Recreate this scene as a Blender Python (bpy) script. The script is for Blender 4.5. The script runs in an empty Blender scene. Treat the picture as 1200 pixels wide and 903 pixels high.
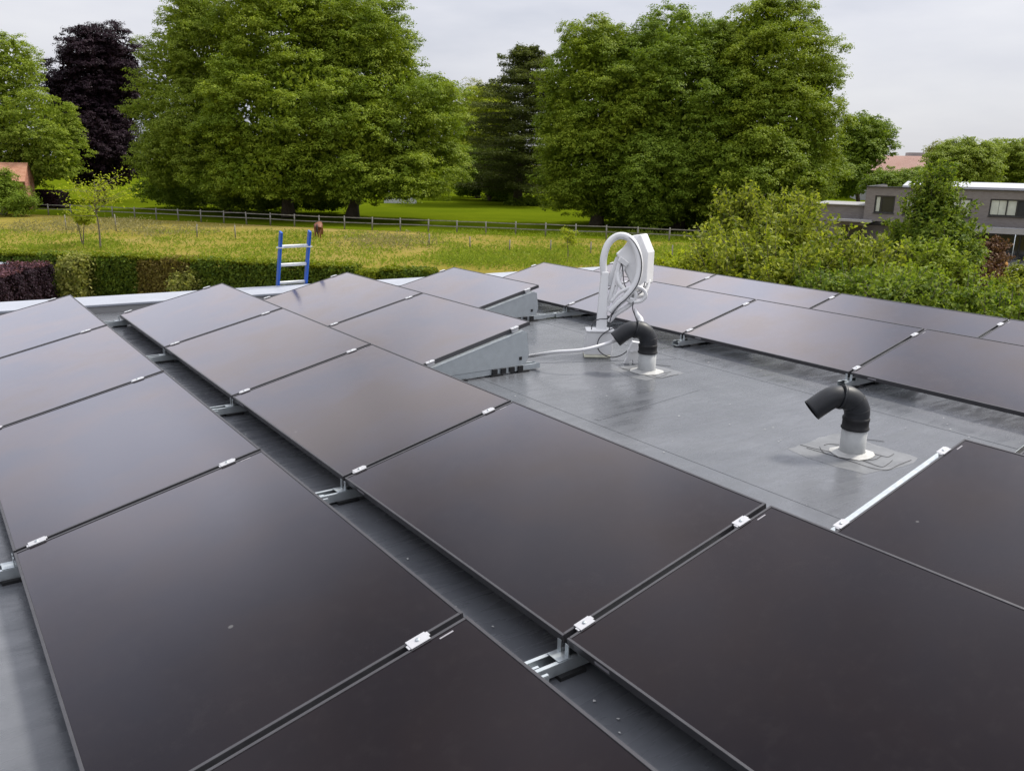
import bpy, bmesh, math, random
import numpy as np
from mathutils import Vector, Matrix, Euler

S = bpy.context.scene
COL = S.collection
R = math.radians
rng = np.random.default_rng(7)
random.seed(7)

# ------------------------------------------------------------------ camera
CZ = 1.785
CAM = np.array([-0.2313, -9.6046, CZ])
AX_R = np.array([0.81568276, -0.57821217, 0.01823002])
AX_U = np.array([0.13429654, 0.21991543, 0.96623063])
AX_F = np.array([0.56269537, 0.78568944, -0.25703312])
FPX = 989.94                       # focal length for a frame 1200 px wide
cam = bpy.data.cameras.new('camera')
cam.sensor_width = 36.0
cam.lens = FPX / 1200 * 36
cam.clip_start = 0.05
cam.clip_end = 3000
cam_o = bpy.data.objects.new('camera', cam)
COL.objects.link(cam_o)
cam_o.matrix_world = Matrix((
    (AX_R[0], AX_U[0], -AX_F[0], CAM[0]),
    (AX_R[1], AX_U[1], -AX_F[1], CAM[1]),
    (AX_R[2], AX_U[2], -AX_F[2], CAM[2]), (0, 0, 0, 1)))
S.camera = cam_o

# ------------------------------------------------------------------ sky, sun, exposure
SUN_EL, SUN_AZ = R(51), R(94)     # azimuth from +Y towards +X
w = bpy.data.worlds.new('World'); S.world = w; w.use_nodes = True
nt = w.node_tree; nt.nodes.clear()
def wn(t, **k):
    n = nt.nodes.new(t)
    for a, b in k.items(): setattr(n, a, b)
    return n
out = wn('ShaderNodeOutputWorld'); bg = wn('ShaderNodeBackground'); bg.inputs[1].default_value = 0.1
sky = wn('ShaderNodeTexSky', sky_type='NISHITA', sun_disc=False, sun_elevation=SUN_EL, sun_rotation=SUN_AZ)
tc = wn('ShaderNodeTexCoord'); mp = wn('ShaderNodeMapping'); mp.inputs['Scale'].default_value = (1.2, 1.2, 4.2)
mp.inputs['Location'].default_value = (3.1, 0.4, 0.3)
nz = wn('ShaderNodeTexNoise'); nz.inputs['Scale'].default_value = 1.5; nz.inputs['Detail'].default_value = 6; nz.inputs['Roughness'].default_value = .52
rp = wn('ShaderNodeValToRGB'); e = rp.color_ramp.elements
e[0].position = .34; e[0].color = (5.7, 6.0, 6.9, 1)
e[1].position = .68; e[1].color = (9.0, 9.0, 9.3, 1)
em = e.new(.5); em.color = (7.5, 7.6, 8.25, 1)
# a real overcast dome is brighter overhead than at the horizon
sep = wn('ShaderNodeSeparateXYZ'); mr = wn('ShaderNodeMapRange')
mr.inputs[1].default_value = 0.0; mr.inputs[2].default_value = .72; mr.inputs[3].default_value = .86; mr.inputs[4].default_value = 1.75
vm = wn('ShaderNodeVectorMath', operation='SCALE')
mx = wn('ShaderNodeMix', data_type='RGBA'); mx.inputs[0].default_value = .93
L = nt.links.new
L(tc.outputs['Generated'], mp.inputs[0]); L(mp.outputs[0], nz.inputs['Vector']); L(nz.outputs[0], rp.inputs[0])
L(tc.outputs['Generated'], sep.inputs[0]); L(sep.outputs[2], mr.inputs[0])
# a brighter break in the cloud, well above the picture, towards the right
dt = wn('ShaderNodeVectorMath', operation='DOT_PRODUCT'); dt.inputs[1].default_value = (math.sin(R(58)) * math.cos(R(42)), math.cos(R(58)) * math.cos(R(42)), math.sin(R(42)))
m2 = wn('ShaderNodeMapRange', interpolation_type='SMOOTHSTEP'); m2.inputs[1].default_value = .86; m2.inputs[2].default_value = 1; m2.inputs[3].default_value = 1.0; m2.inputs[4].default_value = 1.2
m3 = wn('ShaderNodeMath', operation='MULTIPLY')
L(tc.outputs['Generated'], dt.inputs[0]); L(dt.outputs['Value'], m2.inputs[0]); L(mr.outputs[0], m3.inputs[0]); L(m2.outputs[0], m3.inputs[1])
n2_ = wn('ShaderNodeTexNoise'); n2_.inputs['Scale'].default_value = 3.7; n2_.inputs['Detail'].default_value = 3; n2_.inputs['Roughness'].default_value = .45
mc = wn('ShaderNodeMapRange'); mc.inputs[1].default_value = .34; mc.inputs[2].default_value = .66; mc.inputs[3].default_value = .55; mc.inputs[4].default_value = 1.42
me_ = wn('ShaderNodeMapRange', interpolation_type='SMOOTHSTEP'); me_.inputs[1].default_value = .2; me_.inputs[2].default_value = .42
mm_ = wn('ShaderNodeMix', data_type='FLOAT'); mm_.inputs[2].default_value = 1.0
m4 = wn('ShaderNodeMath', operation='MULTIPLY')
L(tc.outputs['Generated'], n2_.inputs['Vector']); L(n2_.outputs[0], mc.inputs[0]); L(sep.outputs[2], me_.inputs[0]); L(me_.outputs[0], mm_.inputs[0]); L(mc.outputs[0], mm_.inputs[3])
L(m3.outputs[0], m4.inputs[0]); L(mm_.outputs[0], m4.inputs[1])
L(rp.outputs[0], vm.inputs[0]); L(m4.outputs[0], vm.inputs['Scale'])
L(sky.outputs[0], mx.inputs[6]); L(vm.outputs[0], mx.inputs[7]); L(mx.outputs[2], bg.inputs[0]); L(bg.outputs[0], out.inputs[0])

sl = bpy.data.lights.new('sun', 'SUN'); sl.energy = 4.3; sl.angle = R(10); sl.color = (1, .95, .86)
so = bpy.data.objects.new('sun', sl); COL.objects.link(so)
sd = Vector((math.sin(SUN_AZ) * math.cos(SUN_EL), math.cos(SUN_AZ) * math.cos(SUN_EL), math.sin(SUN_EL)))
so.rotation_euler = sd.to_track_quat('Z', 'Y').to_euler(); so.location = (0, 0, 60)
S.view_settings.view_transform = 'Standard'; S.view_settings.look = 'None'
S.view_settings.exposure = 0.0; S.view_settings.gamma = 1.0
S.cycles.use_denoising = True
S.cycles.max_bounces = 6; S.cycles.transparent_max_bounces = 4
S.cycles.caustics_reflective = False; S.cycles.caustics_refractive = False

# ------------------------------------------------------------------ helpers
def ray(x, y): return AX_F + AX_R * (x - 600) / FPX - AX_U * (y - 451.5) / FPX
def at(x, y, d): return CAM + ray(x, y) * d
def onz(x, y, z): r = ray(x, y); return CAM + r * ((z - CZ) / r[2])
GZ = -4.7
def gnd(x, y): return onz(x, y, GZ)
def unit(v): v = np.asarray(v, float); return v / np.linalg.norm(v)

def tag(o, label=None, cat=None, group=None, kind=None):
    if label: o['label'] = label
    if cat: o['category'] = cat
    if group: o['group'] = group
    if kind: o['kind'] = kind
    return o
def empty(name, loc=(0, 0, 0), rot=(0, 0, 0), **k):
    o = bpy.data.objects.new(name, None); COL.objects.link(o)
    o.location = loc; o.rotation_euler = rot; o.empty_display_size = .2
    return tag(o, **k)
def copy_tree(o, parent=None):
    c = o.copy(); COL.objects.link(c)
    if parent: c.parent = parent
    for ch in list(o.children): copy_tree(ch, c)
    return c

class MB:
    """collects shapes into one mesh"""
    def __init__(s): s.v = []; s.f = []; s.sm = []
    def add(s, vs, fs, smooth=False):
        n = len(s.v); s.v += [tuple(map(float, p)) for p in vs]
        s.f += [tuple(i + n for i in f) for f in fs]; s.sm += [smooth] * len(fs); return s
    def box(s, c, d, M=None):
        a, b, e_ = d[0] / 2, d[1] / 2, d[2] / 2
        vs = [Vector((x * a, y * b, z * e_)) for z in (-1, 1) for y in (-1, 1) for x in (-1, 1)]
        if M is not None: vs = [M @ v for v in vs]
        vs = [v + Vector(c) for v in vs]
        return s.add(vs, [(0, 2, 3, 1), (4, 5, 7, 6), (0, 1, 5, 4), (2, 6, 7, 3), (0, 4, 6, 2), (1, 3, 7, 5)])
    def bar(s, p, q, wd, ht, up=(0, 0, 1)):
        p, q = Vector(p), Vector(q); x = (q - p).normalized(); y = Vector(up).cross(x).normalized(); z = x.cross(y)
        M = Matrix((x, y, z)).transposed()
        return s.box((p + q) / 2, ((q - p).length, wd, ht), M)
    def prism(s, poly, o, ex, ey, ez, t):
        """poly in the (ex, ey) frame at o, extruded t along ez"""
        o, ex, ey, ez = map(Vector, (o, ex, ey, ez)); n = len(poly)
        a = [o + ex * p[0] + ey * p[1] for p in poly]; b = [p + ez * t for p in a]
        fs = [tuple(range(n))[::-1], tuple(range(n, 2 * n))] + [(i, (i + 1) % n, n + (i + 1) % n, n + i) for i in range(n)]
        return s.add(a + b, fs)
    def tube(s, path, rad, sides=12, caps=True, inner=None):
        P = [Vector(p) for p in path]; n = len(P)
        rr = list(rad) if hasattr(rad, '__len__') else [rad] * n
        T = [(P[min(i + 1, n - 1)] - P[max(i - 1, 0)]).normalized() for i in range(n)]
        u = T[0].orthogonal().normalized(); vs = []
        for i in range(n):
            u = (u - T[i] * u.dot(T[i])).normalized(); b = T[i].cross(u)
            for k in range(sides):
                a = 2 * math.pi * k / sides
                vs.append(P[i] + (u * math.cos(a) + b * math.sin(a)) * rr[i])
        fs = [(i * sides + k, i * sides + (k + 1) % sides, (i + 1) * sides + (k + 1) % sides, (i + 1) * sides + k)
              for i in range(n - 1) for k in range(sides)]
        s.add(vs, fs, True)
        if caps:
            m = len(s.v) - n * sides
            s.f += [tuple(m + k for k in range(sides))[::-1], tuple(m + (n - 1) * sides + k for k in range(sides))]; s.sm += [False, False]
        return s
    def lathe(s, prof, c=(0, 0, 0), sides=28):
        vs = [(c[0] + r * math.cos(2 * math.pi * k / sides), c[1] + r * math.sin(2 * math.pi * k / sides), c[2] + z) for r, z in prof for k in range(sides)]
        fs = [(i * sides + k, i * sides + (k + 1) % sides, (i + 1) * sides + (k + 1) % sides, (i + 1) * sides + k)
              for i in range(len(prof) - 1) for k in range(sides)]
        return s.add(vs, fs, True)
    def build(s, name, mat, parent=None, bevel=0, seg=2, sub=0, **k):
        me = bpy.data.meshes.new(name); me.from_pydata(s.v, [], s.f); me.update()
        me.polygons.foreach_set('use_smooth', s.sm)
        me.materials.append(mat)
        o = bpy.data.objects.new(name, me); COL.objects.link(o)
        if parent: o.parent = parent
        if bevel:
            m = o.modifiers.new('bevel', 'BEVEL'); m.width = bevel; m.segments = seg; m.limit_method = 'ANGLE'; m.angle_limit = R(35)
        if sub:
            m = o.modifiers.new('sub', 'SUBSURF'); m.levels = sub; m.render_levels = sub
        return tag(o, **k)

def smooth_path(pts, n=8):
    """Catmull-Rom through pts"""
    P = [np.asarray(p, float) for p in pts]; P = [2 * P[0] - P[1]] + P + [2 * P[-1] - P[-2]]; o = []
    for i in range(1, len(P) - 2):
        for k in range(n):
            t = k / n
            o.append(.5 * (2 * P[i] + (P[i + 1] - P[i - 1]) * t + (2 * P[i - 1] - 5 * P[i] + 4 * P[i + 1] - P[i + 2]) * t * t
                           + (3 * P[i] - P[i - 1] - 3 * P[i + 1] + P[i + 2]) * t ** 3))
    o.append(P[-2]); return o

# ------------------------------------------------------------------ materials
class NT:
    def __init__(s, name):
        s.m = bpy.data.materials.new(name); s.m.use_nodes = True; s.t = s.m.node_tree; s.b = s.t.nodes['Principled BSDF']
    def n(s, t, **k):
        o = s.t.nodes.new(t)
        for a, b in k.items(): setattr(o, a, b)
        return o
    def l(s, a, b): s.t.links.new(a, b)
    def coord(s, scale=(1, 1, 1), kind='Object'):
        a = s.n('ShaderNodeTexCoord'); m = s.n('ShaderNodeMapping'); m.inputs['Scale'].default_value = scale
        s.l(a.outputs[kind], m.inputs[0]); return m.outputs[0]
    def pos(s, scale=(1, 1, 1)):
        a = s.n('ShaderNodeNewGeometry'); m = s.n('ShaderNodeMapping'); m.inputs['Scale'].default_value = scale
        s.l(a.outputs['Position'], m.inputs[0]); return m.outputs[0]
    def noise(s, vec, scale, detail=4, rough=.55, dist=0):
        o = s.n('ShaderNodeTexNoise'); o.inputs['Scale'].default_value = scale; o.inputs['Detail'].default_value = detail
        o.inputs['Roughness'].default_value = rough; o.inputs['Distortion'].default_value = dist
        s.l(vec, o.inputs['Vector']); return o.outputs[0]
    def ramp(s, fac, stops):
        o = s.n('ShaderNodeValToRGB'); e = o.color_ramp.elements
        while len(e) < len(stops): e.new(.5)
        for k, (p, c) in enumerate(stops):
            e[k].position = p; e[k].color = (*c, 1) if hasattr(c, '__len__') else (c, c, c, 1)
        s.l(fac, o.inputs[0]); return o.outputs[0]
    def mix(s, f, a, b, mode='MIX'):
        o = s.n('ShaderNodeMix', data_type='RGBA', blend_type=mode)
        for k, v in ((0, f), (6, a), (7, b)):
            if hasattr(v, 'links') or hasattr(v, 'is_linked'): s.l(v, o.inputs[k])
            elif k == 0: o.inputs[0].default_value = v
            else: o.inputs[k].default_value = (*v, 1)
        return o.outputs[2]
    def bump(s, h, strength, dist=.01):
        o = s.n('ShaderNodeBump'); o.inputs['Strength'].default_value = strength; o.inputs['Distance'].default_value = dist
        s.l(h, o.inputs['Height']); s.l(o.outputs[0], s.b.inputs['Normal'])
    def set(s, **k):
        for a, b in k.items():
            i = s.b.inputs[a.replace('_', ' ')]
            if hasattr(b, 'is_linked'): s.l(b, i)
            elif hasattr(b, '__len__'): i.default_value = (*b, 1)
            else: i.default_value = b
        return s

def flat(name, c, rough=.6, metal=0, var=.12, scale=12, **k):
    """a paint/metal/plastic with faint uneven tone and gloss"""
    t = NT(name); v = t.coord()
    n = t.noise(v, scale, 5, .6)
    c = np.array(c)
    t.set(Base_Color=t.ramp(n, [(.3, tuple(c * (1 - var))), (.7, tuple(np.minimum(c * (1 + var), 1)))]),
          Roughness=t.ramp(t.noise(v, scale * 2.3, 3), [(.3, max(rough - .08, .02)), (.7, min(rough + .08, 1))]), Metallic=metal, **k)
    return t.m

M = {}
# dark glass of the panels
t = NT('panel_glass'); v = t.pos()
n1 = t.noise(v, 1.7, 4, .6); n2 = t.noise(v, 14, 6, .7); n3 = t.noise(v, 60, 2, .5)
base = t.ramp(n1, [(.3, (.0095, .0078, .0098)), (.7, (.013, .0096, .0105))])
dust = t.ramp(n2, [(.52, 0.0), (.8, 1.0)])
base = t.mix(t.n('ShaderNodeMath', operation='MULTIPLY').outputs[0], base, (.2, .19, .18))
mul = [x for x in t.t.nodes if x.type == 'MATH'][0]; t.l(dust, mul.inputs[0]); mul.inputs[1].default_value = .022
vor = t.n('ShaderNodeTexVoronoi'); vor.inputs['Scale'].default_value = 3.3; t.l(v, vor.inputs['Vector'])
spot = t.ramp(vor.outputs['Distance'], [(.0, 1.0), (.022, 1.0), (.034, 0.0)])
sel = t.ramp(t.noise(v, 1.1, 2), [(.56, 0.0), (.62, .3)])
sm = t.n('ShaderNodeMath', operation='MULTIPLY'); t.l(spot, sm.inputs[0]); t.l(sel, sm.inputs[1])
base = t.mix(sm.outputs[0], base, (.3, .3, .29))
# coated textured glass: little reflection head-on, strong sky sheen at grazing angles
t.set(Base_Color=base, Roughness=.6); t.b.inputs['Specular IOR Level'].default_value = 0
lw = t.n('ShaderNodeLayerWeight'); lw.inputs[0].default_value = .5
cv = t.n('ShaderNodeFloatCurve'); c_ = cv.mapping.curves[0]
PTS = [(0, .012), (.29, .016), (.4, .030), (.5, .075), (.6, .20), (.73, .43), (.82, .66), (1, 1)]
c_.points[0].location = PTS[0]; c_.points[1].location = PTS[-1]
for p_ in PTS[1:-1]: c_.points.new(*p_)
cv.mapping.update(); t.l(lw.outputs['Facing'], cv.inputs['Value'])
gl = t.n('ShaderNodeBsdfGlossy'); oi = t.n('ShaderNodeObjectInfo'); ad = t.n('ShaderNodeMath', operation='MULTIPLY_ADD'); t.l(oi.outputs['Random'], ad.inputs[0]); ad.inputs[1].default_value = .16; t.l(t.noise(v, 1.5, 3, .5), ad.inputs[2])
tint = t.ramp(ad.outputs[0], [(.38, (1, .91, .89)), (.55, (1, .94, .975)), (.72, (.93, .92, 1.0))])
t.l(tint, gl.inputs['Color']); t.l(t.ramp(n2, [(.3, .11), (.75, .17)]), gl.inputs['Roughness'])
mg = t.n('ShaderNodeMixShader'); t.l(cv.outputs[0], mg.inputs[0]); t.l(t.b.outputs[0], mg.inputs[1]); t.l(gl.outputs[0], mg.inputs[2])
t.l(mg.outputs[0], t.t.nodes['Material Output'].inputs[0])
M['glass'] = t.m
M['frame'] = flat('black_anodised', (.075, .073, .079), .40, .5)
M['galv'] = flat('galvanised_steel', (.50, .54, .56), .42, .75, .06, 18)
M['alu'] = flat('bright_aluminium', (.50, .50, .52), .42, .25, .05)
M['slot_shade'] = flat('gap_shade', (.01, .01, .011), .8)  # near-black; shade inside slots and panel seams is put into this colour
M['rubber'] = flat('black_rubber', (.009, .0092, .0105), .75, 0, .25)
M['white'] = flat('white_plastic', (.68, .68, .69), .42, 0, .05, 5)
M['cream'] = flat('cream_board', (.68, .67, .54), .6)
M['cable'] = flat('black_cable', (.03, .03, .035), .5)
M['pvc'] = flat('dark_pipe', (.010, .0115, .015), .5, 0, .5, 7)
M['sleeve'] = flat('grey_sleeve', (.42, .43, .43), .5, .2, .12, 9)
M['flash'] = flat('pale_flashing', (.42, .42, .41), .6, 0, .2, 14)
M['seal'] = flat('sealant', (.03, .03, .032), .6)
M['yellow'] = flat('yellow_green_plug', (.55, .6, .05), .5)
M['label'] = flat('label_paper', (.30, .29, .31), .6)
M['blue'] = flat('ladder_blue', (.012, .10, .50), .4, .1, .12)
M['rung'] = flat('ladder_rung', (.72, .74, .73), .45, .3)
M['coping'] = flat('coping_metal', (.36, .38, .43), .5, .1, .06, 3)

# roof membrane: grey, slightly wet sheen, smears and scuffs
t = NT('roof_membrane'); v = t.pos()
a = t.noise(v, .9, 6, .62, .4); b = t.noise(t.pos((1, 5, 1)), 2.2, 5, .65, .6); c = t.noise(v, 26, 4, .7)
col = t.ramp(a, [(.3, (.070, .074, .084)), (.5, (.106, .111, .123)), (.72, (.150, .155, .170))])
col = t.mix(t.ramp(b, [(.35, .0), (.7, .5)]), col, (.09, .096, .107))
scf = t.ramp(t.noise(v, 5.5, 8, .8, 1.2), [(.62, 0.0), (.74, .55)])
col = t.mix(scf, col, (.22, .228, .238))
col = t.mix(t.ramp(c, [(.4, 0.0), (.8, .3)]), col, (.07, .075, .082))
t.set(Base_Color=col, Roughness=t.ramp(b, [(.3, .13), (.7, .40)]))
t.bump(t.noise(v, 9, 6, .7), .18, .005); M['roof'] = t.m
t = NT('membrane_patch'); v = t.pos()
t.set(Base_Color=t.ramp(t.noise(v, 6, 6, .65, .5), [(.3, (.115, .12, .128)), (.7, (.19, .195, .205))]), Roughness=.42)
t.bump(t.noise(v, 14, 5, .7), .25, .005); M['patch'] = t.m

# meadow and lawn
t = NT('meadow_grass'); v = t.pos()
big = t.noise(v, .045, 5, .6, .5); mid = t.noise(t.pos((.55, .75, 1)), .5, 6, .68, .8); fine = t.noise(v, 7, 5, .8)
col = t.ramp(big, [(.3, (.20, .17, .026)), (.5, (.285, .22, .06)), (.68, (.33, .245, .095))])
col = t.mix(t.ramp(mid, [(.38, .0), (.66, .75)]), col, (.20, .18, .028))
col = t.mix(t.ramp(fine, [(.35, .0), (.75, .5)]), col, (.11, .11, .018))
t.set(Base_Color=col, Roughness=1); t.b.inputs['Specular IOR Level'].default_value = 0
t.bump(fine, .5, .12); M['meadow'] = t.m
t = NT('lawn_grass'); v = t.pos()
fine = t.noise(v, 4, 6, .8)
col = t.ramp(t.noise(v, .12, 5, .6), [(.3, (.070, .100, .003)), (.7, (.112, .142, .005))])
col = t.mix(t.ramp(fine, [(.35, .0), (.75, .4)]), col, (.03, .055, .008))
t.set(Base_Color=col, Roughness=1); t.b.inputs['Specular IOR Level'].default_value = 0; M['lawn'] = t.m

def leaf_mat(name, dark, light, transl=.3, hue=None):
    t = NT(name); g = t.n('ShaderNodeNewGeometry')
    v = t.pos()
    c = t.ramp(g.outputs['Random Per Island'], [(0.0, dark), (1.0, light)])
    if hue is not None:
        c = t.mix(t.ramp(t.noise(v, .28, 3), [(.4, 0.0), (.65, .6)]), c, hue)
    t.set(Base_Color=c, Roughness=.6); t.b.inputs['Specular IOR Level'].default_value = .12
    tr = t.n('ShaderNodeBsdfTranslucent'); ms = t.n('ShaderNodeMixShader'); ms.inputs[0].default_value = transl
    bright = t.mix(1.0, c, (1.5, 1.55, .8), 'MULTIPLY'); t.l(bright, tr.inputs[0])
    t.l(t.b.outputs[0], ms.inputs[1]); t.l(tr.outputs[0], ms.inputs[2])
    t.l(ms.outputs[0], t.t.nodes['Material Output'].inputs[0]); return t.m
M['leaf_dark'] = leaf_mat('leaf_dark_green', (.095, .155, .013), (.225, .295, .032), .28)
M['leaf_mid'] = leaf_mat('leaf_mid_green', (.13, .185, .012), (.29, .345, .032), .28, (.10, .165, .014))
M['leaf_light'] = leaf_mat('leaf_light_green', (.135, .195, .018), (.28, .335, .045), .32)
M['leaf_lime'] = leaf_mat('leaf_lime', (.20, .25, .018), (.36, .39, .04), .45)
M['leaf_conifer'] = leaf_mat('leaf_conifer', (.062, .08, .02), (.135, .155, .04), .25)
M['leaf_purple'] = leaf_mat('leaf_purple', (.016, .009, .014), (.034, .017, .026), .1)
M['leaf_plum'] = leaf_mat('leaf_plum', (.07, .03, .042), (.19, .09, .11), .2)
M['leaf_near'] = leaf_mat('leaf_near_bush', (.065, .10, .008), (.34, .37, .045), .34)
M['leaf_tree'] = leaf_mat('leaf_fresh_tree', (.050, .095, .010), (.235, .30, .035), .32)
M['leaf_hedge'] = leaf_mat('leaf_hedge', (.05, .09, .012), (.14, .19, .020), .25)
M['leaf_hedge_top'] = leaf_mat('leaf_hedge_top', (.13, .17, .012), (.22, .24, .02), .3)  # yellower, paler leaf; light on the hedge tops is put into its colour
M['leaf_beech'] = leaf_mat('leaf_beech', (.12, .085, .025), (.22, .19, .04), .25)
M['leaf_gold'] = leaf_mat('leaf_gold', (.14, .17, .03), (.34, .33, .10), .3)
M['leaf_red'] = leaf_mat('leaf_red', (.09, .04, .03), (.17, .10, .05), .2)
M['leaf_straw'] = leaf_mat('leaf_straw', (.18, .17, .07), (.36, .32, .16), .2)
t = NT('bark'); v = t.coord((1, 1, .2)); n = t.noise(v, 9, 6, .7)
t.set(Base_Color=t.ramp(n, [(.3, (.045, .034, .024)), (.7, (.13, .098, .07))]), Roughness=.9); t.bump(n, .7, .05); M['bark'] = t.m
M['stem'] = flat('grey_brown_stem', (.14, .12, .09), .85, 0, .3)
M['wood'] = flat('weathered_timber', (.20, .192, .172), .8, 0, .35, 3)
M['post'] = flat('old_post', (.22, .20, .16), .85, 0, .3, 6)
M['horse'] = flat('chestnut_coat', (.17, .055, .025), .55, 0, .2, 4)
M['hair'] = flat('dark_hair', (.02, .014, .012), .7)
M['car'] = flat('silver_paint', (.55, .60, .68), .3, .3, .03)
M['carglass'] = flat('car_glass', (.02, .025, .03), .1)
t = NT('grey_brick'); v = t.coord()
br = t.n('ShaderNodeTexBrick'); br.inputs['Scale'].default_value = 1; t.l(v, br.inputs['Vector'])
rot = t.n('ShaderNodeMapping'); rot.inputs['Rotation'].default_value = (R(90), 0, 0); t.l(v, rot.inputs[0]); t.l(rot.outputs[0], br.inputs['Vector'])
br.inputs['Brick Width'].default_value = .24; br.inputs['Row Height'].default_value = .075; br.inputs['Mortar Size'].default_value = .006
br.inputs['Color1'].default_value = (.155, .136, .132, 1); br.inputs['Color2'].default_value = (.195, .176, .172, 1); br.inputs['Mortar'].default_value = (.155, .147, .143, 1)
t.set(Base_Color=t.mix(t.ramp(t.noise(v, .6, 5), [(.35, 0.0), (.7, .35)]), br.outputs[0], (.19, .17, .165)), Roughness=.85); M['gbrick'] = t.m
t = NT('red_brick'); v = t.coord(); rot = t.n('ShaderNodeMapping'); rot.inputs['Rotation'].default_value = (R(90), 0, 0); t.l(v, rot.inputs[0])
br = t.n('ShaderNodeTexBrick'); t.l(rot.outputs[0], br.inputs['Vector']); br.inputs['Scale'].default_value = 1
br.inputs['Brick Width'].default_value = .24; br.inputs['Row Height'].default_value = .075; br.inputs['Mortar Size'].default_value = .008
br.inputs['Color1'].default_value = (.33, .10, .06, 1); br.inputs['Color2'].default_value = (.42, .15, .09, 1); br.inputs['Mortar'].default_value = (.35, .3, .26, 1)
t.set(Base_Color=br.outputs[0], Roughness=.85); M['rbrick'] = t.m
t = NT('clay_tile'); wv = t.n('ShaderNodeTexWave'); wv.inputs['Scale'].default_value = 4; v = t.coord(); t.l(v, wv.inputs[0])
t.set(Base_Color=t.mix(t.ramp(t.noise(v, 2, 5), [(.3, 0.0), (.7, 1.0)]), (.36, .16, .09), (.46, .24, .15)), Roughness=.8); t.bump(wv.outputs[0], .4, .05); M['tile'] = t.m
M['tilefar'] = flat('faded_roof', (.36, .21, .17), .8, 0, .08, .2)
M['paleroof'] = flat('pale_roof_trim', (.42, .43, .46), .5)
M['render'] = flat('grey_render', (.29, .287, .29), .8, 0, .12, 1)
M['wallwhite'] = flat('white_wall', (.72, .72, .72), .8)
M['wdark'] = flat('dark_window_frame', (.018, .018, .02), .5)
M['pane'] = flat('window_pane', (.018, .022, .026), .08, 0, .2, .3)
M['curtain'] = flat('pale_curtain', (.50, .53, .47), .9, 0, .12, 2)
M['paving'] = flat('terrace_paving', (.30, .29, .28), .8, 0, .15, 2)
M['orange'] = flat('orange_ball', (.60, .30, .06), .6)

# ------------------------------------------------------------------ leaves and trees
def leaf_mesh(name, pos, nrm, size, mat, parent=None, aspect=.55, fold=.12, **k):
    n = len(pos); r = rng.normal(size=(n, 3))
    nrm = nrm / (np.linalg.norm(nrm, axis=1, keepdims=True) + 1e-9)
    tt = np.cross(nrm, r); tt /= np.linalg.norm(tt, axis=1, keepdims=True) + 1e-9
    bb = np.cross(nrm, tt); s = np.asarray(size).reshape(-1, 1) * np.ones((n, 1))
    V = np.empty((n, 4, 3))
    V[:, 0] = pos - tt * s * .5; V[:, 2] = pos + tt * s * .5
    V[:, 1] = pos + bb * s * aspect * .5 + nrm * s * fold - tt * s * .06; V[:, 3] = pos - bb * s * aspect * .5 + nrm * s * fold - tt * s * .06
    me = bpy.data.meshes.new(name)
    me.vertices.add(4 * n); me.vertices.foreach_set('co', V.astype(np.float32).ravel())
    me.loops.add(4 * n); me.loops.foreach_set('vertex_index', np.arange(4 * n, dtype=np.int32))
    me.polygons.add(n); me.polygons.foreach_set('loop_start', np.arange(0, 4 * n, 4, dtype=np.int32))
    me.update(calc_edges=True); me.materials.append(mat)
    o = bpy.data.objects.new(name, me); COL.objects.link(o)
    if parent: o.parent = parent
    return tag(o, **k)

def rand_dir(n):
    d = rng.normal(size=(n, 3)); return d / np.linalg.norm(d, axis=1, keepdims=True)

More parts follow.
